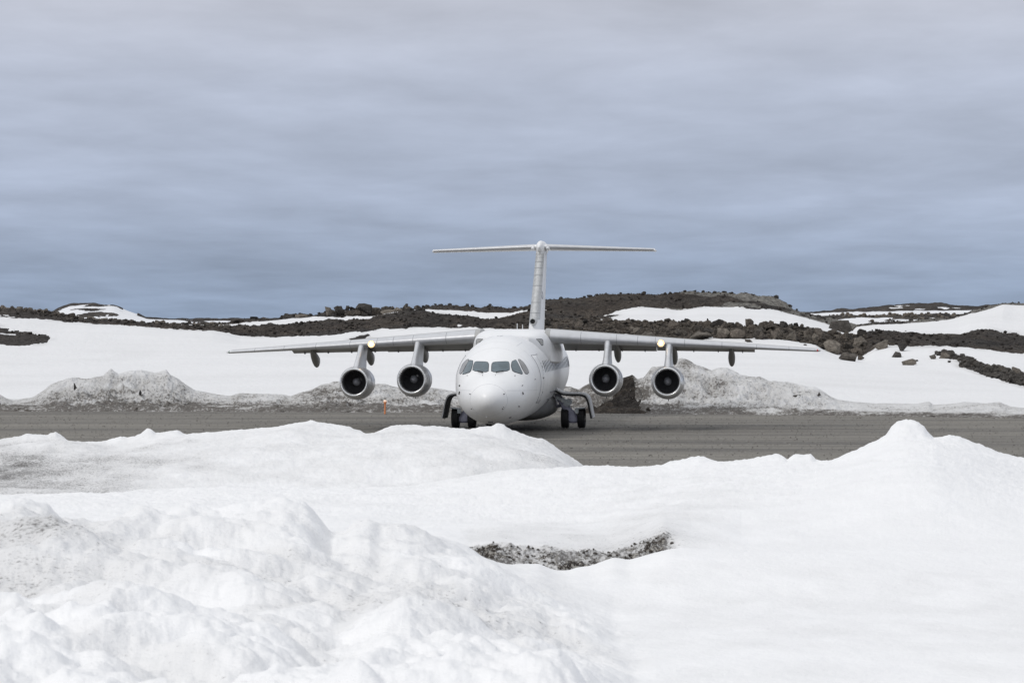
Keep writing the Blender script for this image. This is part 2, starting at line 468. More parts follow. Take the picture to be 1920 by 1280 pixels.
# ---- the ploughed snow between the camera and the runway
us = cols(0.205, 1060)
near_rows = [
 dict(Y=4.5, z=[(0, 2.6), (1100, 2.5), (1300, 2.1)], n=24, lump=[(0, .6), (1050, .6), (1250, .05)]),
 dict(Y=12.5, py=[(0, 1300), (600, 1320), (1080, 1350), (1200, 1560), (1920, 1560)], n=70, sm=12, lump=[(0, 1), (1050, 1), (1230, .04)]),
 dict(Y=15.5, py=[(-200, 1130), (0, 1120), (100, 1112), (200, 1085), (250, 1100), (330, 1130), (450, 1150), (520, 1165), (620, 1200), (800, 1205), (1000, 1230), (1100, 1255), (1190, 1335), (1300, 1345), (1920, 1345)], n=40, sm=6, lump=[(0, 1), (1050, 1), (1230, .04)]),
 dict(Y=17.6, py=[(0, 1125), (200, 1135), (330, 1140), (450, 1120), (700, 1135), (1000, 1180), (1100, 1215), (1190, 1255), (1920, 1262)], n=44, sm=10, lump=[(0, .8), (1050, .9), (1230, .04)], dirt=[(0, .25), (150, .2), (300, .05), (680, .05), (740, .22), (830, .18), (920, .05), (1100, .03)]),
 dict(Y=20.0, py=[(-200, 1030), (0, 1030), (100, 1010), (250, 1020), (400, 1040), (600, 1060), (800, 1080), (950, 1110), (1060, 1150), (1150, 1195), (1920, 1195)], n=50, sm=10, lump=[(0, .8), (1050, .9), (1200, .04)], dirt=[(0, .50), (100, .46), (190, .36), (330, .10), (450, .05), (700, .06), (780, .22), (900, .10), (1000, .05)]),
 dict(Y=23.0, py=[(-300, 930), (0, 955), (40, 945), (90, 960), (115, 985), (200, 985), (260, 958), (350, 948), (440, 942), (490, 930), (530, 922), (575, 940), (605, 975), (620, 1000), (650, 1000), (665, 990), (690, 988), (710, 1000), (760, 1002), (850, 1030), (950, 1070), (1050, 1110), (1150, 1135), (1920, 1135)], n=44, sm=3, lump=[(0, .75), (900, .6), (1080, .12), (1200, .04)], dirt=[(0, .06), (100, .26), (200, .15), (300, .03), (900, .08)]),
 dict(Y=26.2, py=[(0, 1020), (500, 1020), (700, 1030), (860, 1020), (900, 1050), (930, 1058), (960, 1058), (1010, 1052), (1035, 1066), (1065, 1068), (1080, 1062), (1110, 1060), (1150, 1044), (1180, 1050), (1240, 1034), (1255, 1030), (1300, 1030), (1400, 1034), (1920, 1060)], n=10, sm=7, lump=[(0, .3), (860, .12), (1200, .04)], dirt=[(870, 0), (1260, 0)]),
 dict(Y=26.6, py=[(0, 1022), (700, 1024), (820, 1030), (862, 1036), (885, 1068), (1050, 1092), (1110, 1078), (1225, 1056), (1275, 1026), (1400, 1030), (1920, 1050)], n=26, sm=7, lump=[(0, .3), (860, .1), (1200, .04)], dirt=[(860, 0), (880, .95), (1250, .95), (1275, .2), (1330, 0)]),
 dict(Y=27.3, py=[(0, 1000), (700, 1004), (820, 1010), (862, 1015), (885, 1018), (935, 1012), (1000, 1020), (1060, 1024), (1140, 1032), (1170, 1026), (1210, 1010), (1240, 994), (1270, 1000), (1320, 1010), (1400, 1020), (1920, 1040)], n=40, sm=6, lump=[(0, .3), (860, .1), (1200, .04)], dirt=[(860, 0), (885, .25), (1250, .35), (1300, .15), (1400, .02)]),
 dict(Y=33.0, py=[(0, 945), (500, 955), (700, 962), (900, 968), (1100, 965), (1300, 935), (1500, 925), (1700, 885), (1750, 885), (1920, 930), (2200, 950)], n=50, sm=12, lump=[(0, .15), (1100, .2), (1500, .1)], dirt=[(0, 0), (1050, .02), (1180, .10), (1330, .12), (1450, .03), (1600, 0)]),
 dict(Y=[(0, 38.6), (1100, 40.6), (1920, 41.4)], py=[(-300, 950), (0, 931), (250, 924), (550, 917), (780, 915), (950, 890), (1100, 881), (1240, 882), (1330, 872), (1480, 868), (1560, 868), (1620, 850), (1690, 820), (1740, 822), (1800, 836), (1920, 872), (2200, 895)], n=16, sm=16, lump=.12, dirt=0),
 dict(Y=[(0, 40), (1100, 42), (1920, 43)], py=[(-300, 940), (0, 927), (150, 925), (250, 919), (400, 915), (550, 913), (650, 917), (780, 911), (860, 896), (950, 883), (1040, 877), (1100, 874), (1150, 877), (1200, 878), (1240, 873), (1265, 866), (1290, 861), (1310, 858), (1325, 862), (1345, 866), (1400, 862), (1440, 854), (1460, 850), (1470, 853), (1476, 859), (1486, 851), (1495, 849), (1508, 852), (1520, 851), (1530, 861), (1560, 862), (1590, 850), (1620, 838), (1640, 828), (1662, 815), (1672, 800), (1684, 791), (1700, 789), (1720, 792), (1733, 798), (1738, 806), (1750, 818), (1765, 818), (1780, 814), (1800, 818), (1850, 838), (1890, 852), (1920, 858), (2200, 880)], n=24, sm=0, lump=[(0, .12), (1000, .10), (1920, .10)], dirt=[(0, .05), (700, .02), (1000, .0)]),
 dict(Y=[(0, 46), (1920, 51)], z=[(0, 1.72), (900, 1.6), (1150, .5), (1920, .5)], n=50, sm=10, lump=.1, dirt=[(0, .55), (160, .5), (330, .2), (500, .14), (700, .12), (1000, .3)]),
 dict(Y=[(0, 53), (1920, 56)], py=[(-300, 870), (0, 872), (200, 862), (400, 852), (600, 850), (700, 842), (850, 838), (960, 842), (1040, 862), (1100, 895), (1160, 1000), (1920, 1015)], n=50, sm=8, lump=.22, dirt=[(-100, .72), (0, .66), (60, .60), (160, .52), (260, .42), (360, .26), (450, .16), (600, .18), (700, .14), (1000, .34), (1100, .4)]),
 dict(Y=[(0, 58.4), (1920, 59.4)], py=[(-400, 860), (-100, 850), (0, 834), (100, 824), (220, 836), (300, 820), (420, 817), (560, 802), (680, 814), (760, 806), (900, 812), (1000, 832), (1060, 862), (1110, 920), (1150, 990), (1920, 1005)], n=14, sm=14, lump=.15, dirt=[(-100, .5), (0, .42), (130, .28), (400, .12), (600, .2), (700, .16), (1000, .26)]),
 dict(Y=[(0, 60), (1920, 61)], py=[(-400, 850), (-100, 842), (0, 823), (28, 818), (50, 812), (90, 815), (104, 809), (113, 815), (130, 828), (160, 829), (200, 825), (225, 818), (240, 822), (262, 815), (276, 803), (284, 804), (292, 811), (320, 807), (332, 807), (350, 815), (420, 808), (520, 801), (545, 796), (565, 792), (585, 790), (620, 796), (655, 800), (675, 806), (690, 816), (705, 810), (722, 801), (745, 796), (775, 796), (800, 798), (850, 800), (880, 804), (905, 799), (920, 799), (932, 793), (945, 796), (960, 806), (1000, 820), (1008, 822), (1016, 822), (1035, 832), (1060, 850), (1085, 866), (1097, 875), (1110, 905), (1150, 985), (1920, 1005)], n=20, sm=0, lump=.10, dirt=[(-100, .4), (0, .2), (130, .1), (400, .08), (700, .1), (1000, .18)]),
 dict(Y=65, z=[(0, .9), (1040, .4), (1110, -.1), (1920, -.3)], n=10, sm=8, dirt=.3),
 dict(Y=72, z=-.6, n=8, dirt=.6),
]
px, X, Y, Z, T, A, _ = strip(us, near_rows)
lump = A['lump']
Z = Z + lump * (billow(X * 0.42, Y * 0.34, 4, 3, 0.46) * 0.165 + billow(X * 2.1 + 5, Y * 1.6, 3, 9, 0.5) * 0.034)
near = sstep(30, 22, Y)
Z = Z + lump * near * (billow(X * 1.05 + 2, Y * 0.85, 4, 41, 0.46) * 0.050 + np.maximum(0, fbm(X * 6, Y * 5, 3, 43)) * 0.009)
Z = Z + fbm(X * 0.8, Y * 0.45, 3, 21) * (0.007 + 0.035 * lump + 0.012 * sstep(28, 40, Y)) + fbm(X * 5, Y * 4.2, 4, 22, .6) * (0.003 + 0.009 * lump + 0.012 * sstep(28, 36, Y))
# crumbled crest lines
crest = np.exp(-((T - 11) / 0.3) ** 2) + np.exp(-((T - 15) / 0.3) ** 2)
Z = Z + crest * ridged(X * 1.3, Y * 0.6, 4, 77) * 0.02
# melt scarp: granular face
sc_ = np.exp(-((T - 7.5) / 0.42) ** 4) * sstep(866, 890, px)[None, :] * (1 - sstep(1245, 1268, px)[None, :])
Z = Z + sc_ * fbm(X * 7, Y * 16, 4, 31) * 0.05
# small melt hollow on the right-hand mound
Z = Z - 0.13 * np.exp(-(((X - 0.1355 * 38.2) / 0.13) ** 2 + ((Y - 37.8) / 0.8) ** 2))
dirt = np.clip(A['dirt'] * (1 + 0.55 * fbm(X * 0.6, Y * 0.5, 4, 60)) + np.where(A['dirt'] > .02, 0.10, 0) * fbm(X * 1.8, Y * 0.9, 3, 61), 0, 1)
dirt = np.maximum(dirt, sc_ * (0.82 + 0.3 * fbm(X * 2.2, Y * 5, 3, 63)))
# dirty hollows between the lumps
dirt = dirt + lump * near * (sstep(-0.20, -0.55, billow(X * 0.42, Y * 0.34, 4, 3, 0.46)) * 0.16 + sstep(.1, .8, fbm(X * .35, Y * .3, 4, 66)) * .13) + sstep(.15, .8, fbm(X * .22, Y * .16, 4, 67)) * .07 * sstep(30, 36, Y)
rockw = sc_ * np.clip(0.42 + 0.22 * fbm(X * 2.6, Y * 7, 4, 64), 0, .62)
terrain('snow_bank', M['near_snow'], X, Y, Z, rockw, dirt)
NEAR = dict(px=px, X=X, Y=Y, Z=Z, T=T, rock=rockw)

# ---- dirty ploughed banks along the far edge of the runway
us = cols(0.205, 1250)
edge = [(-600, 771), (0, 771), (400, 771), (900, 773), (1100, 774), (1440, 777), (1700, 780), (1920, 784), (2500, 790)]
Ye = [(a, EYE * FPX / (b - HORIZ)) for a, b in edge]
def yo(d): return [(a, b + d) for a, b in Ye]
sky_bank = [(-700, 740), (-300, 700), (-150, 722), (-60, 735), (0, 741), (12, 748), (25, 753), (60, 746), (80, 734), (95, 722), (120, 712), (136, 708), (170, 709), (195, 703), (203, 694), (208, 690), (214, 696), (222, 702), (240, 696), (265, 695), (290, 701), (303, 698), (312, 694), (320, 703), (335, 711), (350, 722), (365, 732), (400, 738), (430, 742), (450, 737), (500, 738), (530, 740), (545, 743), (562, 737), (580, 732), (605, 722), (625, 717), (660, 715), (690, 722), (720, 720), (745, 725), (775, 724), (805, 727), (830, 730), (855, 735), (950, 735), (1040, 733), (1058, 724), (1070, 725), (1085, 729), (1098, 722), (1130, 712), (1160, 713), (1176, 708), (1186, 704), (1196, 711), (1207, 708), (1222, 690), (1250, 688), (1262, 683), (1272, 674), (1280, 673), (1290, 675), (1305, 685), (1320, 690), (1335, 696), (1350, 690), (1365, 691), (1380, 698), (1388, 703), (1405, 704), (1425, 705), (1440, 713), (1460, 716), (1480, 718), (1500, 723), (1530, 727), (1545, 735), (1558, 744), (1572, 750), (1600, 754), (1640, 757), (1690, 756), (1720, 757), (1742, 753), (1750, 759), (1780, 758), (1810, 754), (1850, 756), (1875, 754), (1895, 762), (1920, 765), (2100, 755), (2600, 750)]
mid_bank = [(a, b + (edge_y - b) * 0.50) for (a, b), edge_y in zip(sky_bank, poly(edge, np.array([p[0] for p in sky_bank], float)))]
low_bank = [(a, b + (edge_y - b) * 0.80) for (a, b), edge_y in zip(sky_bank, poly(edge, np.array([p[0] for p in sky_bank], float)))]
bank_rows = [
 dict(Y=yo(-.6), z=-0.06, n=8, dirt=.92, lump=.1),
 dict(Y=yo(.9), z=[(0, .30), (1000, .30), (1300, .25), (1700, .16), (1920, .16)], n=22, dirt=[(0, .86), (300, .86), (560, .84), (800, .72), (1050, .80), (1110, .95), (1210, .9), (1260, .66), (1400, .55), (1700, .42), (1920, .5)], lump=.35),
 dict(Y=yo(3.0), py=low_bank, n=24, sm=8, dirt=[(0, .58), (300, .52), (560, .64), (700, .5), (800, .38), (1050, .62), (1110, .9), (1200, .78), (1230, .45), (1300, .34), (1400, .30), (1550, .24), (1920, .28)], lump=.8),
 dict(Y=yo(5.5), py=mid_bank, n=30, sm=8, dirt=[(0, .38), (300, .26), (560, .46), (700, .42), (900, .30), (1060, .62), (1120, .9), (1190, .85), (1225, .42), (1300, .30), (1550, .18), (1920, .22)], lump=1),
 dict(Y=yo(8.5), py=sky_bank, n=22, sm=0, dirt=[(0, .30), (130, .30), (300, .20), (450, .25), (620, .40), (700, .32), (900, .25), (1060, .5), (1120, .55), (1160, .72), (1200, .42), (1280, .40), (1330, .26), (1550, .15), (1920, .16)], lump=.45),
 dict(Y=yo(14), z=[(0, .25), (1500, .2), (1700, -.1), (1920, -.2)], n=6, sm=8, dirt=.1, lump=.1),
 dict(Y=yo(18), z=-0.9, n=2),
]
px, X, Y, Z, T, A, _ = strip(us, bank_rows)
zc = zpy(poly(sky_bank, px), poly(yo(8.5), px)); big = np.clip(zc / 1.6, 0.12, 1)[None, :]
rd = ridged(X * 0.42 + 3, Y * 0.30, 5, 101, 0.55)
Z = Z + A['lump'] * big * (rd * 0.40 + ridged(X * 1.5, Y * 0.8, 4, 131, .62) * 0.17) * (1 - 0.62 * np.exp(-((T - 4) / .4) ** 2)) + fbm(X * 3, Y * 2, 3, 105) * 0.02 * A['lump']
dirt = (A['dirt'] * 1.22 + 0.14 * (T < 4.6)) * (1 + 0.40 * fbm(X * 0.35, Y * 0.5 + Z * 0.8, 4, 110)) + 0.16 * np.sin(Z * 9 + fbm(X * .25, Y * .2, 3, 111) * 5) * A['dirt'] - 0.20 * big * np.clip(rd, -.6, .9)  # last term paints shade into the hollows of the relief, over the grime
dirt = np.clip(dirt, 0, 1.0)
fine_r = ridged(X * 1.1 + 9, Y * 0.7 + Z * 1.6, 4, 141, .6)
dirt = np.clip(dirt - 0.30 * A['dirt'] * fine_r, 0, 1) + 0.10 * (T < 4.4) * sstep(.35, .75, fbm(X * .22, Z * 1.1 + Y * .3, 4, 142))  # finer creases darkened too: relief shading painted on top of the grime
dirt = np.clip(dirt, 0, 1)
rk = sstep(0.95, 1.15, dirt + 0.18 * fbm(X * 1.2, Y * 1.0 + Z, 4, 112)) * 0.58
PXb = np.broadcast_to(px[None, :], T.shape); hq = np.abs(PXb - 1176 + (4.0 - T) * 6 + fbm(X * .5, Y * .5, 3, 120) * 14) / (9 + (4.2 - T) * 15)
heapm = (1 - sstep(.75, 1.05, hq)) * (T < 4.3)
rk = np.maximum(rk, heapm * .74); dirt = np.maximum(dirt, heapm * .95)
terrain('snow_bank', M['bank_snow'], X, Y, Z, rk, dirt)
BANK = (px, X, Y, Z, T)

# ---- the snow field, gravel ridges and hill behind
us = cols(0.205, 1300)
La = [(-900, 560), (-400, 575), (-100, 588), (0, 590), (50, 594), (110, 602), (180, 607), (270, 612), (330, 617), (400, 620), (425, 624), (450, 630), (505, 632), (560, 630), (600, 627), (650, 622), (700, 617), (740, 616), (770, 614), (850, 615), (900, 615), (950, 618), (1000, 619), (1100, 622), (1180, 627), (1230, 632), (1290, 637), (1340, 634), (1400, 636), (1480, 638), (1530, 645), (1545, 655), (1570, 664), (1600, 668), (1618, 666), (1640, 652), (1668, 645), (1700, 646), (1760, 647), (1830, 653), (1920, 664), (2200, 690), (2600, 700)]
Lb = [(-900, 540), (-400, 562), (-100, 578), (0, 581), (30, 582), (60, 584), (100, 588), (120, 592), (160, 602), (200, 603), (240, 602), (270, 606), (330, 610), (380, 611), (430, 613), (460, 611), (500, 610), (550, 607), (600, 602), (640, 602), (690, 600), (720, 590), (760, 584), (790, 582), (830, 587), (860, 592), (900, 598), (930, 597), (960, 592), (975, 586), (1000, 582), (1022, 598), (1060, 601), (1100, 600), (1150, 601), (1200, 604), (1300, 604), (1350, 606), (1400, 610), (1450, 612), (1500, 614), (1540, 622), (1580, 630), (1600, 631), (1615, 624), (1650, 622), (1700, 624), (1770, 628), (1800, 628), (1818, 621), (1850, 621), (1880, 627), (1920, 629), (2200, 640), (2600, 650)]
Lc = [(-900, 545), (0, 590), (110, 600), (200, 610), (430, 609), (470, 604), (530, 599), (600, 593), (640, 596), (700, 593), (720, 589), (760, 584), (785, 581), (800, 581), (850, 583), (900, 586), (960, 586), (975, 582), (1000, 578), (1060, 590), (1100, 594), (1130, 593), (1150, 585), (1170, 579), (1190, 576), (1210, 575), (1240, 578), (1270, 582), (1290, 580), (1310, 576), (1350, 575), (1400, 576), (1430, 578), (1460, 583), (1500, 593), (1540, 604), (1580, 617), (1597, 622), (1606, 612), (1640, 609), (1700, 607), (1780, 599), (1840, 584), (1880, 571), (1920, 573), (2200, 560), (2600, 550)]
Ld = [(-900, 540), (0, 592), (200, 612), (430, 605), (440, 603), (460, 599), (475, 597), (500, 600), (520, 600), (530, 592), (560, 590), (590, 592), (605, 587), (620, 583), (650, 583), (670, 580), (700, 582), (730, 581), (760, 580), (780, 580), (810, 573), (830, 573), (870, 575), (900, 578), (920, 575), (950, 579), (975, 577), (990, 574), (1000, 573), (1025, 563), (1060, 561), (1100, 557), (1130, 552), (1160, 553), (1200, 552), (1225, 553), (1260, 551), (1300, 547), (1330, 551), (1400, 552), (1440, 558), (1460, 563), (1475, 571), (1487, 582), (1510, 588), (1540, 594), (1570, 600), (1597, 606), (1606, 609), (1640, 606), (1700, 603), (1780, 596), (1830, 583), (1850, 576), (1880, 570), (1900, 568), (1920, 570), (2200, 556), (2600, 545)]
lc_mask = [(-900, 0), (430, 0), (440, 0), (1000, 0)]
field_rows = [
 dict(Y=136, z=-0.8, n=6, lump=0),
 dict(Y=158, z=[(0, .22), (1500, .15), (1700, -.25), (1920, -.3)], n=24, sm=20, lump=.3),
 dict(Y=195, py=[(0, 703), (1500, 703), (1920, 722)], n=26, sm=20, lump=.5),
 dict(Y=[(0, 238), (1500, 238), (1700, 225), (1920, 215)], py=[(-400, 640), (0, 650), (600, 658), (1100, 652), (1500, 668), (1650, 690), (1920, 705)], n=30, sm=20, lump=.6),
 dict(Y=[(0, 275), (1500, 262), (1700, 262), (1920, 250)], py=La, n=40, sm=2, lump=.8),
 dict(Y=[(0, 300), (1500, 278), (1600, 285), (1920, 285)], py=Lb, n=34, sm=2, lump=1),
 dict(Y=[(0, 325), (1000, 330), (1500, 330), (1920, 360)], py=Lc, n=26, sm=1, lump=1),
 dict(Y=[(0, 340), (1000, 350), (1500, 350), (1920, 380)], py=Ld, n=8, sm=0, lump=.8),
 dict(Y=[(0, 380), (1920, 420)], z=[(0, 1.0), (1920, 1.0)], n=4, sm=10, lump=.2),
 dict(Y=470, z=-.9, n=2),
]
px, X, Y, Z, T, A, _ = strip(us, field_rows)
PX = np.broadcast_to(px[None, :], T.shape)
tt = T + (fbm(X * 0.12, Y * 0.05, 4, 200) * 0.10 + fbm(X * 0.6, Y * 0.25, 3, 205) * 0.06) * np.where(T < 4.6, .8, 1.0)
seg_ab = sstep(3.97, 4.0, tt) * (1 - sstep(5.0, 5.03, tt))
# between b and c the hill is snow, but bare from the fin to the snow patch
pn = PX + fbm(X * 0.1, Y * 0.05, 4, 210) * 30
bare = sstep(985, 1000, pn) * (1 - sstep(1130, 1150, pn)) * sstep(5.12, 5.2, T + 0.4 * fbm(X * .08, Y * .05, 2, 213))
seg_bc = sstep(5.0, 5.03, tt) * (1 - sstep(6.0, 6.03, tt)) * bare
seg_cd = sstep(6.0, 6.05, tt)
left_off = 1 - sstep(-200, 60, PX) * 0
rock = np.clip(np.maximum.reduce([seg_ab, seg_bc, seg_cd]), 0, 1)
rock *= np.where(PX < 425, 1, 1)
# separate patches of bare gravel melting out of the slope (x, y in metres)
PY = HORIZ + FPX * (EYE - Z) / Y
def blobmask(cx, cy, rx, ry, rot=0.0, seed=0, rag=0.5):
    dx, dy = PX - cx, PY - cy
    c, s = math.cos(rot), math.sin(rot)
    q = ((dx * c + dy * s) / rx) ** 2 + ((-dx * s + dy * c) / ry) ** 2
    q = q + rag * fbm(X * .5, Y * .12, 4, 300 + seed)
    return (1 - sstep(0.85, 1.0, q)) * (T > 1.5) * (T < 4.0)
for b_ in ((10, 634, 88, 14, .02, 1), (-60, 630, 90, 22, 0, 2), (676, 633, 22, 4.5, -.15, 3, 1.2), (695, 637, 16, 2, 0, 4, 1.5), (1880, 703, 95, 11, .28, 5), (1830, 686, 38, 10, .45, 6), (1785, 668, 32, 5.5, .2, 7, .9), (2100, 730, 180, 16, .1, 8)):
    rock = np.maximum(rock, blobmask(*b_))
# snow lying in the gravel
for cx, cy, rx, ry, sd_ in ((1042, 599.5, 20, 2.2, 20), (1120, 600, 26, 1.6, 21), (862, 611, 5, 1.3, 22), (15, 627, 16, 2.0, 23)):
    q = ((PX - cx) / rx) ** 2 + ((PY - cy) / ry) ** 2 + .5 * fbm(X * .5, Y * .12, 3, 400 + sd_)
    rock = rock * sstep(0.8, 1.0, q)
amp = rock * np.clip(A['lump'], 0, 1)
Z = Z + amp * (fbm(X * 0.33, Y * 0.2, 4, 220, 0.6) * 0.22 + ridged(X * 1.1, Y * 0.6, 3, 225) * 0.10) + (1 - rock) * fbm(X * 0.05, Y * 0.04, 3, 230) * 0.10 * sstep(1.3, 2.5, T)
# crag on the hill top, right of the fin: stepped rock
crag = sstep(1215, 1260, PX) * (1 - sstep(1485, 1500, PX)) * sstep(5.95, 6.2, T) * (T < 7.2)
Z = Z + crag * ridged(X * 0.22, Y * 0.3, 4, 240) * 0.20
fdirt = 0.02 + 0.05 * sstep(0.3, 0.9, fbm(X * .08, Y * .04, 4, 250))
fdirt = fdirt + 0.05 * np.exp(-np.abs(T - 4) * 8)
fdirt = np.maximum(fdirt, sstep(-.45, .15, fbm(X * .12, Z * .5, 3, 251)) * sstep(1180, 1300, PX) * (T > 6.0) * (T < 7.3))
def boxblur(a, k):
    c = np.cumsum(np.pad(a, ((0, 0), (k + 1, k)), mode='edge'), axis=1); a = (c[:, 2 * k + 1:] - c[:, :-2 * k - 1]) / (2 * k + 1)
    c = np.cumsum(np.pad(a, ((k // 4 + 1, k // 4), (0, 0)), mode='edge'), axis=0); return (c[2 * (k // 4) + 1:] - c[:-2 * (k // 4) - 1]) / (2 * (k // 4) + 1)
fdirt = np.maximum(fdirt, np.clip(boxblur(rock, 12) * 1.1, 0, .42) * (1 - rock) * sstep(-.3, .5, fbm(X * .3, Y * .1, 3, 252)))
fdirt = fdirt + .05 * sstep(.35, .8, fbm(X * .02, Y * .10, 4, 253))
terrain('hillside', M['field_snow'], X, Y, Z, rock, fdirt)
FIELD = dict(px=px, X=X, Y=Y, Z=Z, T=T, rock=rock, PY=PY)

# ---- far hills
def far_hill(name, rows, seed, rockf, dense=900, amp=1.0):
    us = cols(0.21, dense, 0.7)
    px, X, Y, Z, T, A, _ = strip(us, rows)
    PX = np.broadcast_to(px[None, :], T.shape)
    PY = HORIZ + FPX * (EYE - Z) / Y
    r = rockf(PX, PY, X, Y, T)
    Z = Z + r * fbm(X * 0.1, Y * 0.05, 3, seed) * amp
    terrain(name, M['far_snow'], X, Y, Z, r, np.zeros_like(r))
    return dict(px=px, X=X, Y=Y, Z=Z, T=T, rock=r, PY=PY)
pk_sky = [(-900, 590), (-300, 600), (40, 601), (85, 592), (105, 580), (118, 575), (130, 572), (150, 570), (175, 569), (190, 571), (213, 571), (222, 575), (235, 581), (255, 588), (275, 595), (310, 597), (350, 600), (385, 604), (420, 612), (500, 620), (900, 625), (2600, 625)]
def rf_peak(PX, PY, X, Y, T):
    n = fbm(X * .16, Y * .05, 4, 500, .65)
    line = poly(pk_sky, PX[0])[None, :]
    top = np.where((PX > 85) & (PX < 232), (1 - sstep(2.6, 3.6, PY - line + n * 4.0)), 0)
    midb = (1 - sstep(.75, 1, ((PX - 188) / 40) ** 2 + ((PY - 590) / 5.5) ** 2 + n * .9))
    m2 = (1 - sstep(.75, 1, ((PX - 168) / 34) ** 2 + ((PY - 579.5) / 2.6) ** 2 + n * .9))
    m3 = (1 - sstep(.75, 1, ((PX - 150) / 14) ** 2 + ((PY - 594) / 2) ** 2 + n * .9))
    b2 = np.where((PX > 258) & (PX < 400), (1 - sstep(1.5, 2.6, PY - line + n * 1.6)), 0)
    return np.clip(np.maximum.reduce([top, midb, m2, m3, b2]), 0, 1)
far_hill('hill', [dict(Y=560, z=-1.5, n=10), dict(Y=640, py=[(-900, 612), (60, 612), (180, 602), (400, 612), (2600, 640)], n=50, sm=8), dict(Y=760, py=pk_sky, n=8, sm=2), dict(Y=900, z=-1.5, n=3)], 520, rf_peak, amp=.5)
ms_sky = [(-900, 606), (1450, 592), (1500, 587), (1530, 585), (1558, 583), (1570, 580.5), (1600, 581), (1625, 578), (1650, 576), (1665, 573), (1690, 572), (1700, 570), (1740, 569), (1762, 568.5), (1772, 570), (1782, 573), (1800, 574.5), (1850, 573.5), (1920, 573), (2300, 570), (2600, 580)]
def rf_mesa(PX, PY, X, Y, T):
    n = fbm(X * .02, Y * .004, 5, 540, .6)
    r = sstep(1.88, 1.95, T + n * .10)
    sn = 1 - sstep(.7, 1, np.minimum.reduce([((PX - 1690) / 18) ** 2 + ((PY - 573.5) / 1.4) ** 2, ((PX - 1680) / 14) ** 2 + ((PY - 577) / 1.0) ** 2, ((PX - 1725) / 13) ** 2 + ((PY - 580) / 1.1) ** 2, ((PX - 1765) / 12) ** 2 + ((PY - 576.5) / .9) ** 2, ((PX - 1790) / 22) ** 2 + ((PY - 578) / 1.0) ** 2]) + n * .8)
    return np.clip(r * (1 - sn), 0, 1)
far_hill('hill', [dict(Y=1050, z=-2, n=8), dict(Y=1250, py=[(-900, 612), (1450, 600), (1920, 590)], n=26, sm=8), dict(Y=1500, py=[(-900, 610), (1450, 594), (1500, 589), (1560, 586), (1650, 583), (1700, 582), (1800, 581), (1920, 580)], n=30, sm=4), dict(Y=1700, py=ms_sky, n=6, sm=1), dict(Y=2100, z=-2, n=3)], 560, rf_mesa, amp=1.0)
rb = [(-900, 640), (1480, 625), (1500, 600), (1530, 596), (1560, 593), (1600, 591), (1650, 590), (1700, 590), (1750, 590), (1800, 591), (1850, 590), (2600, 585)]
def rf_band(PX, PY, X, Y, T):
    n = fbm(X * .08, Y * .03, 5, 580, .6)
    r = sstep(1.90, 1.96, T + n * .13)
    pts = [((PX - 1640) / 13, (PY - 604.5) / .8), ((PX - 1668) / 10, (PY - 601) / 1.1), ((PX - 1687) / 12, (PY - 598) / 2.2), ((PX - 1712) / 16, (PY - 597) / 1.6), ((PX - 1752) / 30, (PY - 600.5 + (PX - 1752) * .12) / 1.8)]
    for a, b in pts: r = np.maximum(r, 1 - sstep(.7, 1, a * a + b * b + n * .7))
    return np.clip(r, 0, 1)
RB = far_hill('hill', [dict(Y=430, z=-1.2, n=8), dict(Y=470, py=[(-900, 650), (1480, 640), (1600, 612), (1920, 606)], n=40, sm=6), dict(Y=600, py=[(a, b + 5.5) for a, b in rb], n=24, sm=2), dict(Y=640, py=rb, n=6, sm=1), dict(Y=760, z=-1.2, n=3)], 590, rf_band, amp=.5)
dt = [(-2600, 590), (-900, 598), (300, 606), (385, 606), (398, 603), (410, 600), (430, 598), (470, 599), (560, 603), (700, 606), (2600, 607)]
def rf_dist(PX, PY, X, Y, T):
    n = fbm(X * .006, Y * .002, 5, 600, .6)
    return np.clip(1 - (1 - sstep(.6, 1, ((PX - 422) / 14) ** 2 + ((PY - 604) / 1.3) ** 2 + n * .5)), 0, 1)
far_hill('hill', [dict(Y=2300, z=-4, n=8), dict(Y=2500, py=[(-900, 612), (2600, 612)], n=14), dict(Y=2900, py=dt, n=6, sm=1), dict(Y=3600, z=-4, n=3)], 610, rf_dist, 500)

# ------------------------------------------------------------------ rocks
def rock_shape(seed, npts=15, flat=1.0):
    """a broken block: hull of a few corner points, edges then chipped"""
    import bmesh
    from mathutils import noise as mn
    rnd = random.Random(seed)
    bm = bmesh.new()
    for i in range(npts):
        d = Vector((rnd.gauss(0, 1), rnd.gauss(0, 1), rnd.gauss(0, 1)))
        m_ = max(abs(d.x), abs(d.y), abs(d.z)); d = d.normalized() * .45 + d / m_ * .5
        bm.verts.new((d.x * rnd.uniform(.85, 1.05), d.y * rnd.uniform(.75, 1), d.z * rnd.uniform(.7, .95) * flat))
    r = bmesh.ops.convex_hull(bm, input=bm.verts)
    bmesh.ops.delete(bm, geom=[g for g in r['geom_interior'] if isinstance(g, bmesh.types.BMVert)], context='VERTS')
    bmesh.ops.subdivide_edges(bm, edges=bm.edges, cuts=2, use_grid_fill=True)
    for vt in bm.verts:
        n = mn.noise(vt.co * 2.3 + Vector((seed, 0, 0))) * .10 + mn.noise(vt.co * 6 + Vector((0, seed, 0))) * .04
        vt.co += vt.co.normalized() * n
    me = bpy.data.meshes.new('boulder'); bm.to_mesh(me); bm.free(); return me
SHAPES = [rock_shape(i, 11 + i % 5) for i in range(16)]
FLAT = [rock_shape(50 + i, 13, 0.7) for i in range(5)]
variants = {}
def shape(kind, i, mat):
    k = (kind, i, mat)
    if k not in variants:
        me = (SHAPES if kind == 's' else FLAT)[i].copy(); me.materials.clear(); me.materials.append(M[mat]); variants[k] = me
    return variants[k]
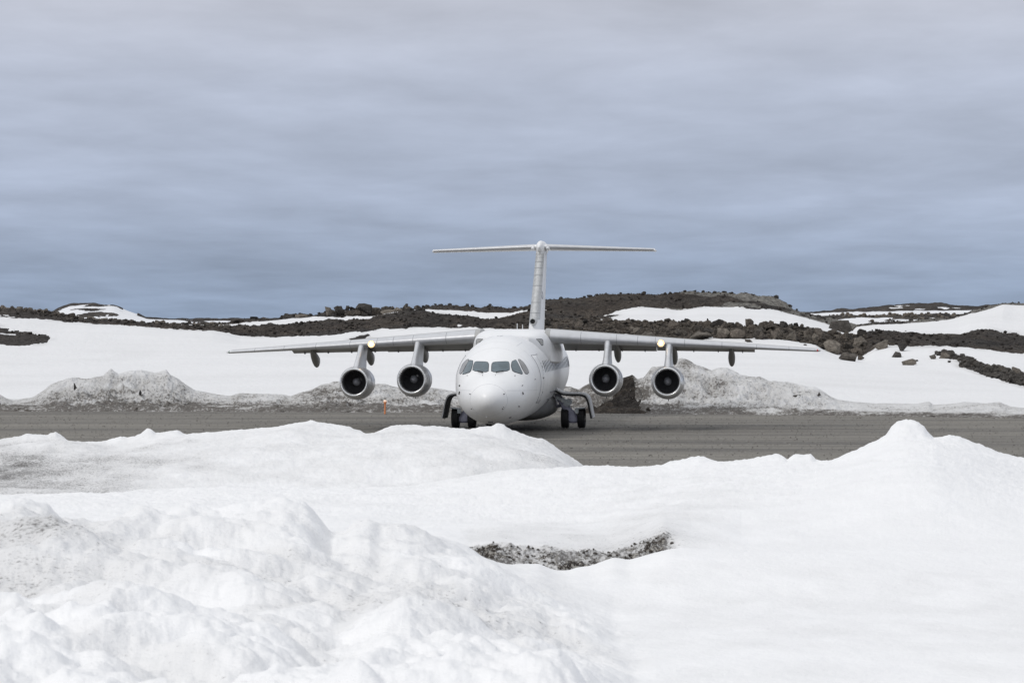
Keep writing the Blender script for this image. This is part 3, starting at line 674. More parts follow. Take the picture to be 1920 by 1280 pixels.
def ground_at(pxv, pyv, F, tmin, tmax):
    c = int(np.argmin(np.abs(F['px'] - pxv)))
    rows_ = np.where((F['T'][:, c] >= tmin) & (F['T'][:, c] <= tmax))[0]
    py_ = HORIZ + FPX * (EYE - F['Z'][rows_, c]) / F['Y'][rows_, c]
    r = rows_[int(np.argmin(np.abs(py_ - pyv)))]
    return Vector((F['X'][r, c], F['Y'][r, c], F['Z'][r, c])), r, c
def boulder(loc, w, h, mat='rock_brown', label='', group=None, kind='s', i=None, rot=None, cat='boulder', name='boulder', sink=.25):
    i = random.randrange(len(SHAPES) if kind == 's' else len(FLAT)) if i is None else i
    o = bpy.data.objects.new(name, shape(kind, i, mat))
    o.scale = (w / 2 * 1.15, (w + h) / 4 * random.uniform(.9, 1.25), h / 2 / 0.70)
    o.rotation_euler = (random.uniform(-.25, .25), random.uniform(-.3, .3), random.uniform(0, 6.28)) if rot is None else rot
    o.location = loc + Vector((0, 0, h * (.5 - sink)))
    link(o); tag(o, label, cat, group); return o
count = 0
# survey list of the large rocks: centre column, foot row, width, height (1/1920 of the frame), label
NAMED = [
 (1310, 636, 46, 17, 'rock_grey', 'wide flat grey boulder at the foot of the rubble bank behind the right wing'),
 (1348, 614, 22, 14, 'rock_brown', 'rounded dark brown boulder standing proud on top of the rubble bank'),
 (1356, 634, 24, 20, 'rock_grey', 'squared grey and brown block low in the middle of the rubble bank'),
 (1384, 634, 26, 17, 'rock_brown', 'reddish brown sloping boulder beside the squared block in the rubble bank'),
 (1326, 607, 6, 10, 'rock_dark', 'small upright pointed rock on the crest of the rubble bank'),
 (1442, 612, 9, 9, 'rock_dark', 'small dark upright block alone on the snow edge above the rubble bank'),
 (1429, 636, 18, 15, 'rock_brown', 'brown barrel shaped boulder at the snow edge of the rubble bank'),
 (1216, 634, 28, 14, 'rock_grey', 'pale grey slab boulder just above the right wing between the two engines'),
 (1052, 617, 26, 8, 'rock_brown', 'flat brown boulder lying just right of the tail fin base'),
 (1086, 612, 18, 12, 'rock_brown', 'tilted brown slab in the gravel right of the tail fin'),
 (1404, 641, 18, 6, 'rock_grey', 'low pale rock sitting in the snow in front of the rubble bank'),
 (1485, 638, 22, 16, 'rock_grey', 'pale grey blocky boulder at the right part of the rubble bank foot'),
 (1537, 638, 26, 26, 'rock_brown', 'tall brown boulder where the rubble bank turns down the slope'),
 (1560, 632, 22, 16, 'rock_brown', 'rounded brown boulder on the sloping end of the rubble bank'),
 (1562, 662, 44, 24, 'rock_grey', 'broad grey lichened rock mass above the right wing tip'),
 (1592, 676, 36, 16, 'rock_grey', 'long pale rounded boulder low on the snow beyond the right wing tip'),
 (1614, 675, 18, 9, 'rock_dark', 'small dark wedge rock touching the long pale boulder'),
 (1615, 634, 20, 18, 'rock_dark', 'dark square block at the top right corner of the rubble bank'),
 (1612, 650, 28, 20, 'rock_grey', 'grey block forming the right end of the rubble bank'),
 (1655, 654, 34, 18, 'rock_grey', 'large grey triangular boulder standing in the snow right of the rubble bank'),
 (1692, 657, 28, 14, 'rock_grey', 'pointed grey boulder just below the brown gravel band on the right'),
 (1679, 669, 30, 13, 'rock_grey', 'rounded grey boulder half buried in snow below the triangular one'),
 (1703, 684, 26, 13, 'rock_grey', 'lowest round boulder alone on the open snow slope at the right'),
 (1717, 677, 10, 4, 'rock_dark', 'tiny dark stone beside the lowest round boulder'),
 (1672, 646, 12, 6, 'rock_dark', 'small dark rock between the triangular and the pointed boulder'),
 (1749, 672, 18, 9, 'rock_grey', 'small grey rock at the upper left end of the diagonal rock line'),
 (1771, 672, 22, 13, 'rock_grey', 'pointed grey boulder near the top of the diagonal rock line on the right'),
 (1780, 680, 12, 5, 'rock_dark', 'low stone under the pointed boulder of the diagonal rock line'),
 (1818, 676, 15, 6, 'rock_dark', 'small dark stone on the upper edge of the diagonal rock line'),
 (1851, 693, 22, 10, 'rock_grey', 'first of the rounded grey rocks where the diagonal rock line widens'),
 (1879, 697, 17, 12, 'rock_grey', 'rounded grey rock in the middle of the wide end of the diagonal rock line'),
 (1905, 700, 24, 14, 'rock_grey', 'grey rock at the right frame edge on the diagonal rock line'),
 (1577, 622, 44, 23, 'rock_grey', 'big dark grey square crag at the right foot of the hill above the snow'),
 (1510, 647, 14, 3, 'rock_dark', 'thin dark stone on the snow above the right wing'),
 (1650, 624, 12, 5, 'rock_dark', 'low dark rock on the upper edge of the gravel band on the right'),
 (635, 592, 24, 16, 'rock_grey', 'left rounded crag of the rocky outcrop above the left wing'),
 (613, 592, 24, 17, 'rock_grey', 'leftmost tall block of the rocky outcrop above the left wing'),
 (655, 593, 18, 11, 'rock_dark', 'dark low block in the middle of the rocky outcrop'),
 (683, 591, 36, 22, 'rock_grey', 'highest square topped crag of the rocky outcrop above the left wing'),
 (651, 582, 12, 8, 'rock_grey', 'narrow upright stone between the crags of the rocky outcrop'),
 (705, 588, 20, 12, 'rock_grey', 'grey rock stepping down right of the highest crag'),
 (726, 588, 26, 9, 'rock_grey', 'long low rock at the right of the rocky outcrop'),
 (747, 585, 16, 9, 'rock_grey', 'small rock at the far right end of the rocky outcrop'),
 (540, 596, 22, 8, 'rock_grey', 'flat topped rock at the left end of the low wall of rock'),
 (566, 596, 30, 8, 'rock_grey', 'long flat topped rock in the low wall of rock'),
 (3, 585, 22, 13, 'rock_brown', 'brown rounded boulder on the ridge at the left frame edge'),
 (101, 591, 10, 8, 'rock_dark', 'dark rock on the ridge in front of the snowy peak'),
 (172, 604, 22, 11, 'rock_grey', 'large rounded rock on the left ridge below the snowy peak'),
 (247, 607, 9, 7, 'rock_dark', 'dark upright rock on the left ridge right of the snowy peak'),
 (366, 613, 15, 9, 'rock_grey', 'rounded rock on the low right end of the left ridge'),
 (475, 600, 16, 8, 'rock_grey', 'brown rock left of the low wall of rock on the skyline'),
 (496, 600, 14, 6, 'rock_grey', 'smaller rock just left of the low wall of rock'),
 (443, 605, 22, 7, 'rock_brown', 'leftmost brown rock of the outcrop line above the snow strip'),
 (1208, 553, 7, 5, 'rock_dark', 'small dark rock on the skyline of the hill right of the fin'),
 (1300, 549, 14, 5, 'rock_dark', 'dark rock on the highest point of the hill'),
]
for cx, fy, w, h, mt, lab in NAMED:
    lo, hi = (1.6, 7.0)
    p, r, c = ground_at(cx, fy, FIELD, lo, hi)
    s = p.y / FPX
    small = w < 12
    boulder(p, w * s * 1.05, h * s * 1.12, mt, lab, kind='f' if h < w * .42 else 's', cat='rock' if small else 'boulder', name='rock' if small else 'boulder', sink=.12 if fy < 605 else .18); count += 1
# rubble bank: heaped blocks
def heap(n, xr, tr, wr, label, group, mats, name='boulder', cat='boulder', power=2.2, F=FIELD):
    global count
    for _ in range(n):
        x = random.uniform(*xr); t = random.uniform(*tr)
        c = int(np.argmin(np.abs(F['px'] - x)))
        r = int(np.argmin(np.abs(F['T'][:, c] - t)))
        if F['rock'][r, c] < .5: continue
        p = Vector((F['X'][r, c], F['Y'][r, c], F['Z'][r, c]))
        w = wr[0] + (wr[1] - wr[0]) * random.random() ** power
        mt = random.choice(mats); h = w * random.uniform(.55, .95)
        places, rows3, nouns = label
        size = 'large' if w > wr[0] + (wr[1] - wr[0]) * .5 else ('small' if w < wr[0] + (wr[1] - wr[0]) * .12 else 'medium')
        form = 'upright ' if h > .84 * w else ('low ' if h < .66 * w else '')
        hue = {'rock_brown': 'brown', 'rock_grey': 'pale grey', 'rock_dark': 'blackish'}[mt]
        q = (t - tr[0]) / (tr[1] - tr[0]); q = min(2, int(q * 3))
        pl = next(n_ for lim, n_ in places if x <= lim)
        boulder(p, w, h, mt, '%s %s%s %s in the %s %s' % (size, form, hue, nouns, rows3[q], pl), group, name=name, cat=cat, sink=.25); count += 1
heap(150, (1160, 1625), (3.98, 4.95), (.42, 1.35), ([(1215, 'above right inner engine'), (1262, 'above right wing lamp'), (1310, 'beyond right outer engine'), (1355, 'under rounded proud boulder'), (1400, 'above hanging flap fairing'), (1450, 'below lone dark block'), (1500, 'above outer right wing'), (1550, 'above right wing tip'), (1700, 'at its downhill end')], ['foot of the rubble bank', 'middle of the rubble bank', 'crest of the rubble bank'], 'boulder'), 'boulders heaped in the rubble bank behind the right wing', ['rock_brown', 'rock_brown', 'rock_grey', 'rock_dark'])
heap(34, (1022, 1200), (4.1, 4.9), (.4, .9), ([(1065, 'close to the tail fin'), (1110, 'over the right wing root'), (1160, 'between fin and inner engine'), (1300, 'beside the rubble bank')], ['lower loose rubble', 'middle loose rubble', 'upper loose rubble'], 'boulder'), 'boulders in the loose rubble right of the tail fin', ['rock_brown', 'rock_dark'])
heap(24, (600, 790), (6.2, 7.0), (.4, 1.1), ([(640, 'left of highest crag'), (700, 'round highest crag'), (800, 'right of highest crag')], ['front of the rocky outcrop', 'middle of the rocky outcrop', 'top of the rocky outcrop'], 'rock'), 'rocks of the outcrop above the left wing', ['rock_grey', 'rock_brown'], 'rock', 'rock')
heap(26, (10, 425), (4.2, 5.05), (.35, .9), ([(100, 'left of snowy peak'), (200, 'before snowy peak'), (300, 'right of snowy peak'), (500, 'at its right end')], ['left skyline ridge foot', 'left skyline ridge middle', 'left skyline ridge crest'], 'rock'), 'rocks along the left skyline ridge', ['rock_grey', 'rock_brown'], 'rock', 'rock')

# loose stones on all bare ground: nobody could count them
def ico(seed):
    t = (1 + 5 ** .5) / 2
    vs = np.array([(-1, t, 0), (1, t, 0), (-1, -t, 0), (1, -t, 0), (0, -1, t), (0, 1, t), (0, -1, -t), (0, 1, -t), (t, 0, -1), (t, 0, 1), (-t, 0, -1), (-t, 0, 1)], float) / 1.9
    rr = np.random.RandomState(seed); vs *= rr.uniform(.65, 1.15, (12, 1)); return vs
ICO = [ico(i) for i in range(8)]
ICF = np.array([(0, 11, 5), (0, 5, 1), (0, 1, 7), (0, 7, 10), (0, 10, 11), (1, 5, 9), (5, 11, 4), (11, 10, 2), (10, 7, 6), (7, 1, 8), (3, 9, 4), (3, 4, 2), (3, 2, 6), (3, 6, 8), (3, 8, 9), (4, 9, 5), (2, 4, 11), (6, 2, 10), (8, 6, 7), (9, 8, 1)])
def stones(name, pts, sizes, mat, label, cat='stones'):
    vs, fs = [], []
    for k, (p, s) in enumerate(zip(pts, sizes)):
        a = RS.uniform(0, 6.28); c_, s_ = math.cos(a), math.sin(a)
        b = ICO[k % 8] * np.array([1, RS.uniform(.7, 1), RS.uniform(.5, .9)]) * s / 2
        b = np.stack([b[:, 0] * c_ - b[:, 1] * s_, b[:, 0] * s_ + b[:, 1] * c_, b[:, 2]], 1) + p + np.array([0, 0, s * .15])
        vs.append(b); fs.append(ICF + 12 * k)
    me = npmesh(name, np.concatenate(vs), np.concatenate(fs), False); me.materials.append(M[mat])
    o = link(bpy.data.objects.new(name, me)); tag(o, label, cat, kind='stuff'); return o
F = FIELD
def pick(n, cond, F=FIELD):
    r, c = np.where(cond)
    i = RS.choice(len(r), min(n, len(r)), replace=False)
    return np.stack([F['X'][r[i], c[i]], F['Y'][r[i], c[i]], F['Z'][r[i], c[i]]], 1)
inview = (np.abs(F['px'] - 960) < 1060)[None, :] & (F['T'] < 7.2)
pts = pick(6000, (F['rock'] > .5) & inview); stones('loose_stone', pts, .10 + .50 * RS.rand(len(pts)) ** 7, 'pebble', 'loose brown stones strewn over the bare gravel of the hillside')
rub = (F['rock'] > .5) & (F['T'] > 3.95) & (F['T'] < 5.0) & ((F['px'] > 1020) & (F['px'] < 1625))[None, :]
pts = pick(2600, rub); stones('loose_stone', pts, .18 + .45 * RS.rand(len(pts)) ** 2.2, 'rock_dark', 'small dark blocks filling the gaps of the rubble bank behind the right wing')  # dark stone colour stands in for shade between the boulders
crestm = (F['rock'] > .5) & (np.abs(F['T'] - 7.0) < .13) & ((F['px'] > 430) & (F['px'] < 2000))[None, :]
pts = pick(260, crestm); stones('loose_stone', pts, .15 + .75 * RS.rand(len(pts)) ** 4, 'rock_grey', 'grey stones along the crest of the hill on the skyline')
crestl = (F['rock'] > .5) & (np.abs(F['T'] - 4.9) < .15) & (F['px'] < 440)[None, :]
pts = pick(420, crestl); stones('loose_stone', pts, .15 + .7 * RS.rand(len(pts)) ** 3, 'rock_grey', 'stones along the crest of the left skyline ridge')
diag = (F['rock'] > .5) & (F['T'] < 3.9) & (F['px'] > 1700)[None, :]
pts = pick(700, diag); stones('loose_stone', pts, .2 + .6 * RS.rand(len(pts)) ** 2, 'rock_grey', 'grey stones of the diagonal rock line at the right')
near_r = (RB['rock'] > .5) & (np.abs(RB['px'] - 1700) < 300)[None, :]
pts = pick(500, near_r, RB); stones('loose_stone', pts, .4 + 1.1 * RS.rand(len(pts)) ** 2, 'rock_dark', 'dark stones of the distant rocky band beyond the right wing')
melt = (NEAR['T'] > 7.0) & (NEAR['T'] < 7.85) & ((NEAR['px'] > 872) & (NEAR['px'] < 1262))[None, :]
pts = pick(420, melt & (NEAR['rock'] > .08), NEAR); stones('loose_stone', pts, .012 + .040 * RS.rand(len(pts)) ** 2.5, 'rock_dark', 'dark wet stones melted out of the snow in the foreground hollow')
# pebbles standing out of the packed gravel
n_ = 14000
yy = 84 + 56 * RS.rand(n_) ** .9; xx = (RS.rand(n_) - .5) * 2 * .205 * yy
OCT = np.array([(1, 0, 0), (0, 1, 0), (-1, 0, 0), (0, -1, 0), (0, 0, 1)], float); OF = np.array([(0, 1, 4), (1, 2, 4), (2, 3, 4), (3, 0, 4)])
sz = .010 + .035 * RS.rand(n_) ** 3; ang = RS.rand(n_) * 6.28
ca, sa = np.cos(ang)[:, None], np.sin(ang)[:, None]
vx = (OCT[None, :, 0] * ca - OCT[None, :, 1] * sa) * sz[:, None] + xx[:, None]; vy = (OCT[None, :, 0] * sa + OCT[None, :, 1] * ca) * sz[:, None] + yy[:, None]
vz = OCT[None, :, 2] * sz[:, None] * 1.1 + .012
me = npmesh('pebble', np.stack([vx.ravel(), vy.ravel(), vz.ravel()], 1), (OF[None] + 5 * np.arange(n_)[:, None, None]).reshape(-1, 3), False)
M['runway_stone'] = rock_mat('runway_stone', (0.40, 0.385, 0.355), 0.3, 0.5)
me.materials.append(M['runway_stone']); tag(link(bpy.data.objects.new('pebble', me)), 'small grey pebbles scattered over the gravel runway', 'pebbles', kind='stuff')

#__AIRCRAFT__
# ------------------------------------------------------------------ the airliner
# local axes: y runs back from the tip of the nose, x to the right of the picture, z up from the ground
YAW = R(-5.35)
plane = empty('airliner', (-0.965, 107.0, 0.0), (0, R(-0.22), YAW))
tag(plane, 'white high wing airliner with four engines standing nose on on the gravel runway', 'airplane')
bpy.context.view_layer.update()
PW = Matrix.Translation((-0.965, 107.0, 0.0)) @ Matrix.Rotation(YAW, 4, 'Z') @ Matrix.Rotation(R(-0.22), 4, 'Y')
PI_ = PW.inverted()
EYEL = PI_ @ Vector((0, 0, EYE))
def pchip(xs_, ys_):
    xs_ = np.array(xs_, float); ys_ = np.array(ys_, float); h = np.diff(xs_); d = np.diff(ys_) / h
    m = np.zeros(len(xs_)); m[0] = d[0]; m[-1] = d[-1]
    for k in range(1, len(xs_) - 1):
        if d[k - 1] * d[k] > 0:
            w1, w2 = 2 * h[k] + h[k - 1], h[k] + 2 * h[k - 1]; m[k] = (w1 + w2) / (w1 / d[k - 1] + w2 / d[k])
    def f(x):
        k = int(min(max(np.searchsorted(xs_, x) - 1, 0), len(h) - 1)); s = (x - xs_[k]) / h[k]
        return (2*s**3-3*s**2+1)*ys_[k] + (s**3-2*s**2+s)*h[k]*m[k] + (-2*s**3+3*s**2)*ys_[k+1] + (s**3-s**2)*h[k]*m[k+1]
    return f
# sections; the nose is entered against sqrt(y) so that it rounds off
fq = lambda y: math.sqrt(max(y, 0))
HW_ = pchip([fq(v_) for v_ in (0, .05, .15, .3, .5, .8, 1.2, 1.7, 2.3, 3, 4, 5, 6, 19, 22, 24.5, 26.5, 28, 28.6)], [0.0, .20, .36, .50, .655, .83, 1.03, 1.22, 1.40, 1.55, 1.69, 1.755, 1.77, 1.77, 1.62, 1.28, .86, .42, .22])
ZT_ = pchip([fq(v_) for v_ in (0, .05, .15, .3, .5, .8, 1.2, 1.7, 1.95, 2.3, 2.6, 3, 3.5, 4, 5, 6, 7, 19, 22, 25, 28, 28.6)], [1.60, 1.79, 1.92, 2.03, 2.14, 2.29, 2.45, 2.61, 2.70, 2.93, 3.12, 3.34, 3.57, 3.74, 3.97, 4.06, 4.09, 4.09, 4.05, 3.92, 3.6, 3.45])
ZB_ = pchip([fq(v_) for v_ in (0, .05, .15, .3, .5, .8, 1.2, 1.7, 2.3, 3, 4, 5, 6, 17, 19, 21, 24, 27, 28.6)], [1.60, 1.40, 1.27, 1.14, 1.02, .89, .77, .66, .58, .52, .48, .47, .47, .49, .62, .92, 1.65, 2.5, 2.95])
def fus(y, th, off=0.0):
    q = fq(y); hw, zt, zb = HW_(q), ZT_(q), ZB_(q); zc, hz = (zt + zb) / 2, (zt - zb) / 2
    p = Vector((hw * math.cos(th), y, zc + hz * math.sin(th)))
    if off:
        n = Vector((math.cos(th) / max(hw, .05), 0, math.sin(th) / max(hz, .05))).normalized(); p += n * off
    return p
def side_pt(y, z, side, off=0.0):
    q = fq(y); zt, zb = ZT_(q), ZB_(q); zc, hz = (zt + zb) / 2, (zt - zb) / 2
    a = math.asin(max(-1, min(1, (z - zc) / hz)))
    return fus(y, a if side > 0 else math.pi - a, off)
ys_f = [i * i * 6.0 / 70 ** 2 for i in range(1, 71)] + [6 + (28.6 - 6) * i / 60 for i in range(1, 61)]
fm = MB(); NS = 96
fm.loft([[fus(y, 2 * math.pi * i / NS) for i in range(NS)] for y in ys_f], cap0=True, cap1=True)
fuselage = fm.build('fuselage', M['white'], plane, auto=60)
def bvh_of(*obs):
    vs, fs = [], []
    for o in obs:
        b = len(vs); vs += [v_.co.copy() for v_ in o.data.vertices]; fs += [[i + b for i in p.vertices] for p in o.data.polygons]
    return BVHTree.FromPolygons(vs, fs)
FB = bvh_of(fuselage)
def sight(pxv, pyv, bvh=None):
    """where the line of sight through a measured point meets the skin"""
    w = Vector(((pxv - 960) / FPX, 1.0, -(pyv - HORIZ) / FPX)); d = (PI_.to_3x3() @ w).normalized()
    h = (bvh or FB).ray_cast(EYEL, d)
    return (h[0], h[1] if h[1].dot(d) < 0 else -h[1]) if h[0] is not None else (None, None)
def zz(pts): return [(810 + x / 5.82, 590 + y / 5.82) for x, y in pts]
def dens(pts, step=1.2, closed=True):
    out = []; n = len(pts)
    for i in range(n if closed else n - 1):
        a, b = pts[i], pts[(i + 1) % n]; m = max(1, int(math.dist(a, b) / step))
        out += [(a[0] + (b[0] - a[0]) * k / m, a[1] + (b[1] - a[1]) * k / m) for k in range(m)]
    if not closed: out.append(pts[-1])
    return out
def chaikin(pts, k=2):
    for _ in range(k):
        o_ = []
        for i in range(len(pts)):
            a, b = pts[i], pts[(i + 1) % len(pts)]
            o_ += [(a[0] * .85 + b[0] * .15, a[1] * .85 + b[1] * .15), (a[0] * .15 + b[0] * .85, a[1] * .15 + b[1] * .85)]
        pts = o_
    return pts
def skin_patch(outline, off, name, mat, parent, grow=0.0, bvh=None, rings=4, round_=1):
    """a panel that follows the skin, with real thickness"""
    pts = dens(chaikin(outline, round_) if round_ else outline)
    cx = sum(p[0] for p in pts) / len(pts); cy = sum(p[1] for p in pts) / len(pts)
    if grow: pts = [(x + grow * (x - cx) / max(.5, math.hypot(x - cx, y - cy)), y + grow * (y - cy) / max(.5, math.hypot(x - cx, y - cy))) for x, y in pts]
    R_ = []
    for k in range(rings + 1):
        s = 1 - k / rings
        ring = []
        for x, y in pts:
            p, n = sight(cx + (x - cx) * s, cy + (y - cy) * s, bvh)
            if p is None: p, n = ring[-1][0] if ring else Vector((0, 0, 0)), Vector((0, -1, 0))
            ring.append((p, n))
        R_.append(ring)
    mb = MB()
    rr_ = [[p - n * .02 for p, n in R_[0]]] + [[p + n * off for p, n in r] for r in R_[:-1]]
    mb.loft(rr_, cap0=False, cap1=True)
    return mb.build(name, mat, parent, auto=50)
def skin_line(pts, w, off, name, mat, parent, pxmode=True, side=1, bvh=None):
    P_ = []
    if pxmode:
        for x, y in dens(pts, 1.5, False):
            p, n = sight(x, y, bvh)
            if p is not None: P_.append((p, n))
    else:
        for y, z in dens(pts, .06, False):
            p = side_pt(y, z, side); P_.append((p, (side_pt(y, z, side, .1) - p).normalized()))
    mb = MB(); rings = []
    for i, (p, n) in enumerate(P_):
        t = (P_[min(i + 1, len(P_) - 1)][0] - P_[max(i - 1, 0)][0]).normalized(); b = t.cross(n).normalized()
        rings.append([p - b * w / 2 - n * .01, p - b * w / 2 + n * off, p + b * w / 2 + n * off, p + b * w / 2 - n * .01])
    mb.loft(rings); return mb.build(name, mat, parent, smooth=False)

# cockpit glazing
PANES = [
 ([(472, 508), (602, 512), (621, 535), (615, 628), (442, 612), (452, 548)], 'glass'),
 ([(668, 515), (830, 507), (843, 528), (848, 612), (646, 628), (650, 540)], 'glass'),
 ([(408, 494), (448, 500), (447, 535), (422, 625), (328, 656), (350, 605), (390, 520)], 'glass'),
 ([(392, 484), (405, 490), (395, 515), (332, 632), (312, 648), (300, 636), (306, 600), (340, 528), (370, 495)], 'side_glass'),
 ([(870, 510), (908, 492), (924, 500), (1000, 656), (880, 618), (862, 560)], 'glass'),
 ([(936, 486), (962, 486), (1000, 520), (1045, 590), (1058, 628), (1040, 648), (1015, 642), (990, 600)], 'side_glass')]
for pts, mt in PANES:
    fr = skin_patch(zz(pts), .006, 'cockpit_window', M['window_seal'], plane, grow=.45)
    skin_patch(zz(pts), .014, 'pane', M[mt], fr, grow=-.75)
for a, b in (((505, 622), (558, 640)), ((700, 637), (775, 622))):
    (xa, ya), (xb, yb) = zz([a, b])
    pa, na = sight(xa, ya); pb, nb = sight(xb, yb)
    w_ = MB(); w_.tube(pa + na * .04, pb + nb * .04, .020, n=6); w_.tube(pa + na * .02, pa + na * .06, .02, n=6)
    w_.build('windscreen_wiper', M['black'], plane)
# small fittings on the nose: probes, vanes, drains
def fitting(zx, zy, w, h, ang=0, mat='black', name='probe', out=.05):
    w *= .8; h *= .8
    x, y = zz([(zx, zy)])[0]; p, n = sight(x, y)
    if p is None: return
    t = n.cross(Vector((0, 0, 1))).normalized(); u_ = n.cross(t).normalized()
    c, s = math.cos(ang), math.sin(ang); a = t * c + u_ * s; b = -t * s + u_ * c
    mb = MB(); k = 1 / 5.82 / 46.0
    prof = [(-1, 0), (-.6, .8), (0, 1), (.6, .8), (1, 0), (.6, -.8), (0, -1), (-.6, -.8)]
    mb.loft([[p + a * (q[0] * w * k / 2) + b * (q[1] * h * k / 2) - n * .01 for q in prof], [p + a * (q[0] * w * k / 2 * .8) + b * (q[1] * h * k / 2 * .8) + n * out for q in prof]])
    mb.build(name, M[mat], plane)
for a in ((983, 773, 22, 9, 0), (988, 857, 13, 42, 0, 'dark_grey'), (420, 866, 16, 9, .6), (782, 866, 22, 8, -.4), (434, 1022, 10, 10), (768, 1022, 14, 10, .3), (778, 1005, 8, 7), (945, 996, 26, 8, .5), (1120, 705, 9, 9), (305, 775, 6, 26, 0), (303, 853, 7, 46, 0), (552, 664, 6, 5), (690, 664, 6, 5), (596, 1106, 12, 12, 0, 'bright_metal'), (850, 1115, 46, 8, .6, 'dark_grey'), (640, 1165, 80, 26, .1, 'dark_grey')): fitting(*a)
for yr in (3.55, 4.35, 7.6, 9.0):
    rj = MB(); rings = []
    for i in range(NS):
        th = 2 * math.pi * i / NS; rings.append([fus(yr, th, -.01), fus(yr, th, .002), fus(yr + .012, th, .002), fus(yr + .012, th, -.01)])
    rings.append(rings[0]); rj.loft(rings, cap0=False, cap1=False); rj.build('skin_joint', M['faint'], plane)
for a in ((905, 665, 36, 12, .9), (384, 663, 32, 9, -.9)): fitting(*a, mat='dark_grey', name='vent', out=.012)
# radome joint and skin joints
rj = MB(); rings = []
for i in range(NS):
    th = 2 * math.pi * i / NS; rings.append([fus(.62, th, -.01), fus(.62, th, .003), fus(.634, th, .003), fus(.634, th, -.01)])
rings.append(rings[0]); rj.loft(rings, cap0=False, cap1=False); rj.build('radome_joint', M['soft_seam'], plane)
skin_line(zz([(240, 822), (300, 822), (420, 826)]), .012, .003, 'skin_joint', M['soft_seam'], plane)
skin_line(zz([(820, 826), (1000, 826), (1150, 822)]), .012, .003, 'skin_joint', M['soft_seam'], plane)
skin_line(zz([(690, 228), (740, 236), (790, 220)]), .03, .006, 'skin_joint', M['seam'], plane)
skin_line(zz([(925, 340), (985, 300)]), .015, .003, 'skin_joint', M['soft_seam'], plane)
# entrance door each side, with its seam
for side in (-1, 1):
    y0, y1, z0, z1 = 4.55, 5.45, 1.35, 3.28
    fm_ = MB(); NY, NZ = 8, 16; R2_ = []
    for i in range(NY + 1):
        R2_.append([side_pt(y0 + (y1 - y0) * i / NY, z0 + (z1 - z0) * j / NZ, side, .012) for j in range(NZ + 1)])
    fm_.loft(R2_, closed=False, cap0=False, cap1=False)
    dr = fm_.build('door', M['white'], plane)
    m_ = dr.modifiers.new('thickness', 'SOLIDIFY'); m_.thickness = .03; m_.offset = -1
    skin_line([(y0, z0), (y1, z0), (y1, z1), (y0, z1), (y0, z0)], .022, .015, 'door_seal', M['seam'], dr, False, side)
    h_ = MB(); p = side_pt(5.25, 2.35, side); h_.box(p, (.06, .22, .06)); h_.build('handle', M['dark_grey'], dr)
    # oval cabin windows
    for k in range(20):
        yc = 6.65 + k * .735
        wf = MB(); oct_ = [(math.cos(a) * .10, math.sin(a) * .21) for a in [2 * math.pi * i / 14 for i in range(14)]]
        wf.loft([[side_pt(yc + a * 1.2, 2.80 + b * 1.15, side, -.01) for a, b in oct_], [side_pt(yc + a * 1.2, 2.80 + b * 1.15, side, .012) for a, b in oct_], [side_pt(yc + a, 2.80 + b, side, .012) for a, b in oct_]])
        wo = wf.build('cabin_window', M['dark_grey'], plane)
        wg = MB(); wg.loft([[side_pt(yc + a, 2.80 + b, side, .0) for a, b in oct_], [side_pt(yc + a * .96, 2.80 + b * .96, side, .016) for a, b in oct_]]); wg.build('pane', M['cabin_glass'], wo)
    # small stencils by the door
    for (yy, z_, a, b) in ((5.75, 2.95, .10, .03), (5.75, 2.80, .03, .10), (5.9, 2.80, .03, .10), (5.82, 2.66, .08, .03), (6.0, 3.3, .05, .05), (5.7, 3.3, .04, .04), (5.9, 2.35, .06, .03), (6.1, 1.35, .05, .16), (6.25, 1.35, .05, .16), (5.7, 1.75, .06, .06)):
        sb = MB(); q = [side_pt(yy - a / 2, z_ - b / 2, side, .008), side_pt(yy + a / 2, z_ - b / 2, side, .008), side_pt(yy + a / 2, z_ + b / 2, side, .008), side_pt(yy - a / 2, z_ + b / 2, side, .008)]
        q2 = [side_pt(yy - a / 2, z_ - b / 2, side, -.01), side_pt(yy + a / 2, z_ - b / 2, side, -.01), side_pt(yy + a / 2, z_ + b / 2, side, -.01), side_pt(yy - a / 2, z_ + b / 2, side, -.01)]
        sb.loft([q2, q]); sb.build('stencil', M['dark_grey'], plane, smooth=False)

# belly fairing over the wheel wells
bf = MB(); rings = []
for y, w, zt, zb in ((9.3, .5, 1.0, .58), (9.9, 1.15, 1.25, .50), (10.6, 1.50, 1.45, .43), (11.6, 1.66, 1.62, .38), (13, 1.70, 1.68, .37), (14.6, 1.66, 1.62, .38), (15.8, 1.45, 1.45, .43), (16.8, 1.05, 1.2, .50), (17.4, .5, 1.0, .58)):
    zc, hz = (zt + zb) / 2, (zt - zb) / 2; r_ = []
    for i in range(40):
        t = 2 * math.pi * i / 40; c, s = math.cos(t), math.sin(t); e = .72
        r_.append((w * math.copysign(abs(c) ** e, c), y, zc + hz * math.copysign(abs(s) ** e, s)))
    rings.append(r_)
bf.loft(rings); bf.build('belly_fairing', M['dark_grey'], plane, auto=60)

